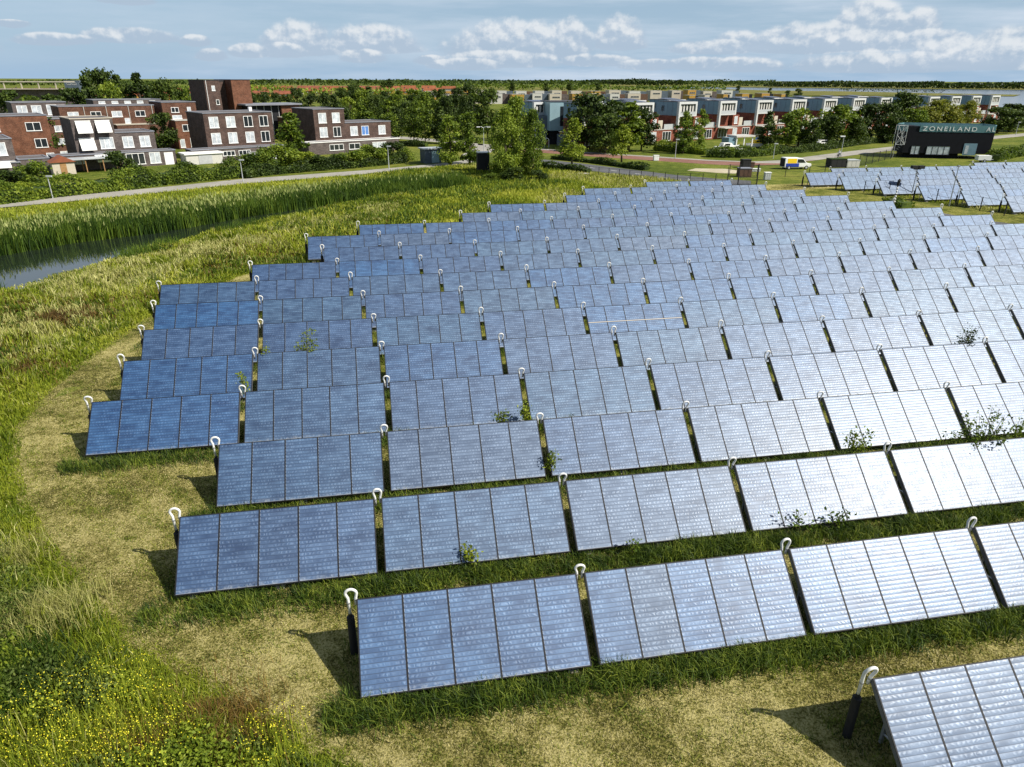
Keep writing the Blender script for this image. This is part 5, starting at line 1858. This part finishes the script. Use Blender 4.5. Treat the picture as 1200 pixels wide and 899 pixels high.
solid_box('container', 873, 196.5, 1.5, 1.4, 1.35, R(5), 'black', 'small black container on the path left of the van', 'container')
solid_box('crate', 880, 196.5, .9, .8, .85, R(5), 'rust', 'rust-brown crate beside the small black container', 'crate')
solid_box('container', 871.5, 207, 2.0, 1.6, 1.3, R(0), 'rust', 'rusty brown container behind the mesh gate', 'container', 'roofmetal')
solid_box('box', 884.5, 201.3, 1.7, .6, .45, R(-4), 'white', 'long low white box lying beyond the fence', 'box')
solid_box('cabinet', 898.5, 211, .95, .6, 1.1, R(5), 'lightgrey', 'pale grey cabinet in the grass behind the field', 'cabinet', 'white')
solid_box('cabinet', 768.5, 188.5, 1.0, .6, .95, R(8), 'white', 'white electrical cabinet at the red path', 'cabinet')
solid_box('container', 979, 196, 2.9, 2.0, 1.45, R(4), 'black', 'wide black container before the cyclist', 'container', 'leaf_dark')
solid_box('container', 996, 196, 2.3, 2.0, 1.25, R(4), 'offwhite', 'pale slatted bin store right of the black container', 'bin store', 'lightgrey')
solid_box('cabinet', 566, 201, 2.0, 2.0, 3.1, R(10), 'black', 'dark cube-shaped transformer cabinet left of the big willows', 'cabinet', 'lightgrey')
g0 = G(508, 191.5)
t = thing('shed', g0, R(28), 'small dark shed with pale green front left of the willow pair', 'shed')
MB().box(-1.6, 1.6, 0, 2.6, 0, 2.5).build('wall', MAT['slate'], t)
MB().box(-1.9, 1.9, -.3, 2.9, 2.5, 2.7).build('roof', MAT['lightgrey'], t)
MB().box(-.3, 1.2, -.05, .01, .1, 2.2).build('door', MAT['teal'], t)
g0 = G(640.5, 173)
t = thing('notice_board', g0, R(5), 'small arched noticeboard beside the path right of the willows', 'sign')
for x in (-.5, .5):
    MB().box(x-.06, x+.06, -.06, .06, 0, 1.6).build('post', MAT['grey'], t)
MB().tube([(-.5, 0, 1.6), (-.35, 0, 1.95), (0, 0, 2.1), (.35, 0, 1.95), (.5, 0, 1.6)], .07, 6).build('arch', MAT['white'], t)
MB().box(-.44, .44, -.03, .03, .7, 1.6).build('board', MAT['brick_red'], t)
t = solid_box('manhole', 683.5, 204.6, 1.8, 1.2, .12, R(-10), 'concrete', 'pale concrete slab in the grass by the road bend', 'slab')

# ================================================================== VEHICLES


def wheel(root, x, y, r=.33):
    w = MB().tube([(x, y-.11, r), (x, y+.11, r)], r, 16).build('wheel', MAT['tyre'], root)
    MB().tube([(x, y-.125, r), (x, y+.125, r)], r*.58, 12).build('rim', MAT['lightgrey'], w)


def bevel(o, w=.06, seg=2):
    md = o.modifiers.new('bevel', 'BEVEL')
    md.width, md.segments, md.limit_method = w, seg, 'ANGLE'
    return o


def van(px, py, rz, label):
    t = thing('delivery_van', G(px, py), rz, label, 'van')
    b = MB()
    b.extrude_y([(-2.5, .35), (2.35, .35), (2.5, .55), (2.45, .95), (1.55, 1.12), (.85, 1.80), (.4, 1.92), (-2.4, 1.98), (-2.52, 1.7)], -.92, .92)
    bevel(b.build('body', MAT['white'], t))
    for sy in (-1, 1):
        MB().hexa([(x, sy*y, z) for z in (1.05, 1.86) for y in (.925, .94) for x in (-2.05, -.35)]).build('side_panel', MAT['yellow'], t)
        MB().hexa([(x, sy*y, z) for z in (.42, 1.05) for y in (.925, .945) for x in (-2.3, .15)]).build('sill_panel', MAT['blue'], t)
        MB().add([(-.2, sy*.93, 1.15), (1.35, sy*.93, 1.15), (.8, sy*.93, 1.72), (-.2, sy*.93, 1.74), (-.2, sy*.945, 1.15), (1.35, sy*.945, 1.15), (.8, sy*.945, 1.72), (-.2, sy*.945, 1.74)],
                 [(0, 1, 2, 3), (7, 6, 5, 4), (0, 4, 5, 1), (1, 5, 6, 2), (2, 6, 7, 3), (3, 7, 4, 0)]).build('side_window', MAT['glass'], t)
        MB().box(2.40, 2.49, sy*.70-.16, sy*.70+.16, .68, .88).build('headlight', MAT['curtain'], t)
    MB().add([(1.53, -.80, 1.16), (1.53, .80, 1.16), (.90, .72, 1.79), (.90, -.72, 1.79), (1.56, -.80, 1.18), (1.56, .80, 1.18), (.93, .72, 1.81), (.93, -.72, 1.81)],
             [(3, 2, 1, 0), (4, 5, 6, 7), (0, 1, 5, 4), (1, 2, 6, 5), (2, 3, 7, 6), (3, 0, 4, 7)]).build('windscreen', MAT['glass'], t)
    MB().box(-2.56, -2.53, -.8, .8, .5, 1.85).build('rear_door', MAT['black'], t)
    for x in (-1.65, 1.6):
        for y in (-.84, .84):
            wheel(t, x, y)
    return t


van(931.5, 198, R(8), 'white van with yellow and blue flanks parked beside the path')


def car(px, py, rz, mat, label):
    t = thing('parked_car', G(px, py), rz, label, 'car', 'parked cars')
    b = MB()
    b.extrude_y([(-2.0, .32), (2.05, .32), (2.1, .62), (1.1, .85), (.45, 1.38), (-1.2, 1.42), (-1.9, .95), (-2.05, .7)], -.85, .85)
    bevel(b.build('body', MAT[mat], t), .1, 3)
    for sy in (-1, 1):
        MB().add([(-1.5, sy*.852, .92), (.9, sy*.852, .92), (.42, sy*.852, 1.3), (-1.15, sy*.852, 1.32), (-1.5, sy*.865, .92), (.9, sy*.865, .92), (.42, sy*.865, 1.3), (-1.15, sy*.865, 1.32)],
                 [(0, 1, 2, 3), (7, 6, 5, 4), (0, 4, 5, 1), (1, 5, 6, 2), (2, 6, 7, 3), (3, 7, 4, 0)]).build('side_window', MAT['glass'], t)
    MB().add([(1.08, -.7, .9), (1.08, .7, .9), (.5, .62, 1.36), (.5, -.62, 1.36), (1.1, -.7, .92), (1.1, .7, .92), (.52, .62, 1.38), (.52, -.62, 1.38)],
             [(3, 2, 1, 0), (4, 5, 6, 7), (0, 1, 5, 4), (1, 2, 6, 5), (2, 3, 7, 6), (3, 0, 4, 7)]).build('windscreen', MAT['glass'], t)
    for x in (-1.3, 1.3):
        for y in (-.78, .78):
            wheel(t, x, y, .31)


car(964, 171, R(20), 'white', 'white parked car half hidden under the trees beside the pale path')
car(1012, 166, R(20), 'hull', 'silver parked car half hidden under trees left of the dark building')
car(958, 166, R(25), 'grey', 'grey parked car behind the white one under the trees')


def boat(px, py, rz, cabin, label, L=6.0):
    t = thing('boat', G(px, py), rz, label, 'boat', 'boats lying by the gardens')
    m = MB()
    st = [(-.5, .85, .0), (-.2, 1.0, 0), (.2, .9, .02), (.42, .5, .1), (.52, .06, .25)]
    vs, fs = [], []
    for x, w, z in st:
        vs += [(x*L, -w, 1.0+z), (x*L, -w*.6, .25+z), (x*L, w*.6, .25+z), (x*L, w, 1.0+z)]
    for i in range(len(st)-1):
        for k in range(4):
            fs.append((i*4+k, i*4+(k+1) % 4, i*4+4+(k+1) % 4, i*4+4+k))
    fs += [(0, 1, 2, 3), (16, 19, 18, 17)]
    m.add(vs, fs)
    m.build('hull', MAT['white'], t)
    m = MB()
    m.hexa([(x*L, y, z) for z in (1.0, 1.75) for y in (-.7, .7) for x in (-.3 if z < 1.5 else -.25, .2 if z < 1.5 else .08)])
    c = m.build('cabin', MAT[cabin], t)
    m = MB()
    for sy in (-1, 1):
        m.box(-.2*L, .02*L, sy*.71-.02, sy*.71+.02, 1.25, 1.6)
    m.build('cabin_window', MAT['glass'], c)
    MB().box(-.15*L, .1*L, -.02, .02, .0, .3).build('keel', MAT['dark'], t)


boat(852, 177, R(20), 'white', 'white cabin boat lying before the brick gardens')
boat(888, 173, R(22), 'yellow', 'white boat with yellow cabin right of the garden pavilion')
boat(893, 169.5, R(22), 'bluepane', 'white boat with blue cabin behind the yellow one')
g0 = G(862, 175)
t = thing('garden_pavilion', g0, R(22), 'white framed garden pavilion with dark flat roof', 'pavilion')
for x in (0, 2.1, 4.4):
    for y in (0, 2.8):
        MB().box(x-.1, x+.1, y-.1, y+.1, .3, 2.6).build('post', MAT['white'], t)
MB().box(-.4, 4.8, -.4, 3.2, 2.6, 2.95).build('roof', MAT['offwhite'], t)
MB().box(-.3, 4.7, -.3, 3.1, 0, .3).build('deck', MAT['white'], t)
MB().box(-2.0, -.15, .2, 2.8, 0, 2.5).build('side_room', MAT['blueclad'], t)
MB().box(.1, 2.0, 2.6, 2.68, .3, 2.6).build('screen', MAT['curtain'], t)
g0 = G(1151, 190)
t = thing('white_trailer', g0, R(-6), 'low white trailer parked at the right foot of the dark building', 'trailer')
MB().box(-1.2, 1.2, -.7, .7, .4, 1.25).build('body', MAT['white'], t)
MB().box(1.2, 1.9, -.06, .06, .45, .55).build('drawbar', MAT['grey'], t)
for y in (-.72, .72):
    wheel(t, 0, y, .28)

# ================================================================== CYCLIST


def skin_body(name, verts, edges, radii, mat, parent):
    me = bpy.data.meshes.new(name)
    me.from_pydata(verts, edges, [])
    o = bpy.data.objects.new(name, me)
    COL.objects.link(o)
    o.modifiers.new('skin', 'SKIN')
    sv = me.skin_vertices[0].data
    for i, r_ in enumerate(radii):
        sv[i].radius = (r_, r_)
        sv[i].use_root = i == 0
    s = o.modifiers.new('sub', 'SUBSURF')
    s.levels = s.render_levels = 1
    dg = bpy.context.evaluated_depsgraph_get()
    m2 = bpy.data.meshes.new_from_object(o.evaluated_get(dg))
    bpy.data.objects.remove(o)
    m2.materials.clear()
    m2.materials.append(mat)
    return link(name, m2, parent)


cy = G(982, 186)
bk = thing('bicycle', cy, R(200), 'upright bicycle ridden along the pale path', 'bicycle')
for x in (-.52, .52):
    pts = [(x + .33*math.cos(a), 0, .35 + .33*math.sin(a)) for a in [i*2*math.pi/20 for i in range(21)]]
    MB().tube(pts, .022, 6, False).build('wheel', MAT['tyre'], bk)
m = MB()
for a, b in (((-.52, 0, .35), (-.05, 0, .32)), ((-.05, 0, .32), (-.18, 0, .88)), ((-.18, 0, .80), (-.52, 0, .35)), ((-.05, 0, .32), (.40, 0, .80)), ((-.17, 0, .78), (.38, 0, .86)), ((.36, 0, .98), (.52, 0, .35))):
    m.tube([a, b], .02, 6)
m.build('frame', MAT['dark'], bk)
MB().tube([(.22, -.28, 1.06), (.36, -.2, 1.04), (.36, .2, 1.04), (.22, .28, 1.06)], .016, 6).build('handlebar', MAT['steel'], bk)
MB().tube([(-.32, 0, .92), (-.05, 0, .92)], [.09, .04], 8).build('saddle', MAT['black'], bk)
ps = thing('person', cy, R(200), 'cyclist in a pale shirt and dark trousers riding along the path', 'person')
V = [(-.18, 0, .97), (-.14, 0, 1.18), (-.06, 0, 1.40), (-.03, 0, 1.52), (.0, 0, 1.66),
     (-.06, .17, 1.40), (.08, .22, 1.20), (.24, .26, 1.07), (-.06, -.17, 1.40), (.08, -.22, 1.20), (.24, -.26, 1.07),
     (-.16, .10, .95), (.18, .12, .80), (.0, .11, .42), (.10, .11, .36), (-.16, -.10, .95), (.10, -.12, .62), (-.08, -.11, .22), (.02, -.11, .17)]
Ed = [(0, 1), (1, 2), (2, 3), (3, 4), (2, 5), (5, 6), (6, 7), (2, 8), (8, 9), (9, 10), (0, 11), (11, 12), (12, 13), (13, 14), (0, 15), (15, 16), (16, 17), (17, 18)]
Ra = [.13, .14, .15, .06, .10, .07, .05, .04, .07, .05, .04, .10, .08, .055, .045, .10, .08, .055, .045]
skin_body('body', V, Ed, Ra, MAT['cloth'], ps)
V2 = [(-.18, 0, .96), (-.16, .10, .95), (.18, .12, .80), (.0, .11, .45), (-.16, -.10, .95), (.10, -.12, .62), (-.07, -.11, .27)]
skin_body('trousers', V2, [(0, 1), (1, 2), (2, 3), (0, 4), (4, 5), (5, 6)], [.14, .115, .095, .07, .115, .095, .07], MAT['jeans'], ps)
m = MB()
m.tube([(0, 0, 1.56), (.01, 0, 1.60), (.015, 0, 1.68), (.0, 0, 1.76), (-.01, 0, 1.79)], [.05, .085, .10, .085, .03], 10)
m.tube([(.10, 0, 1.68), (.125, 0, 1.66)], [.02, .012], 5)
m.build('head', MAT['skin'], ps, True)
MB().tube([(-.03, 0, 1.66), (-.04, 0, 1.72), (-.02, 0, 1.80), (-.01, 0, 1.82)], [.10, .105, .08, .02], 10).build('hair', MAT['bark'], ps, True)
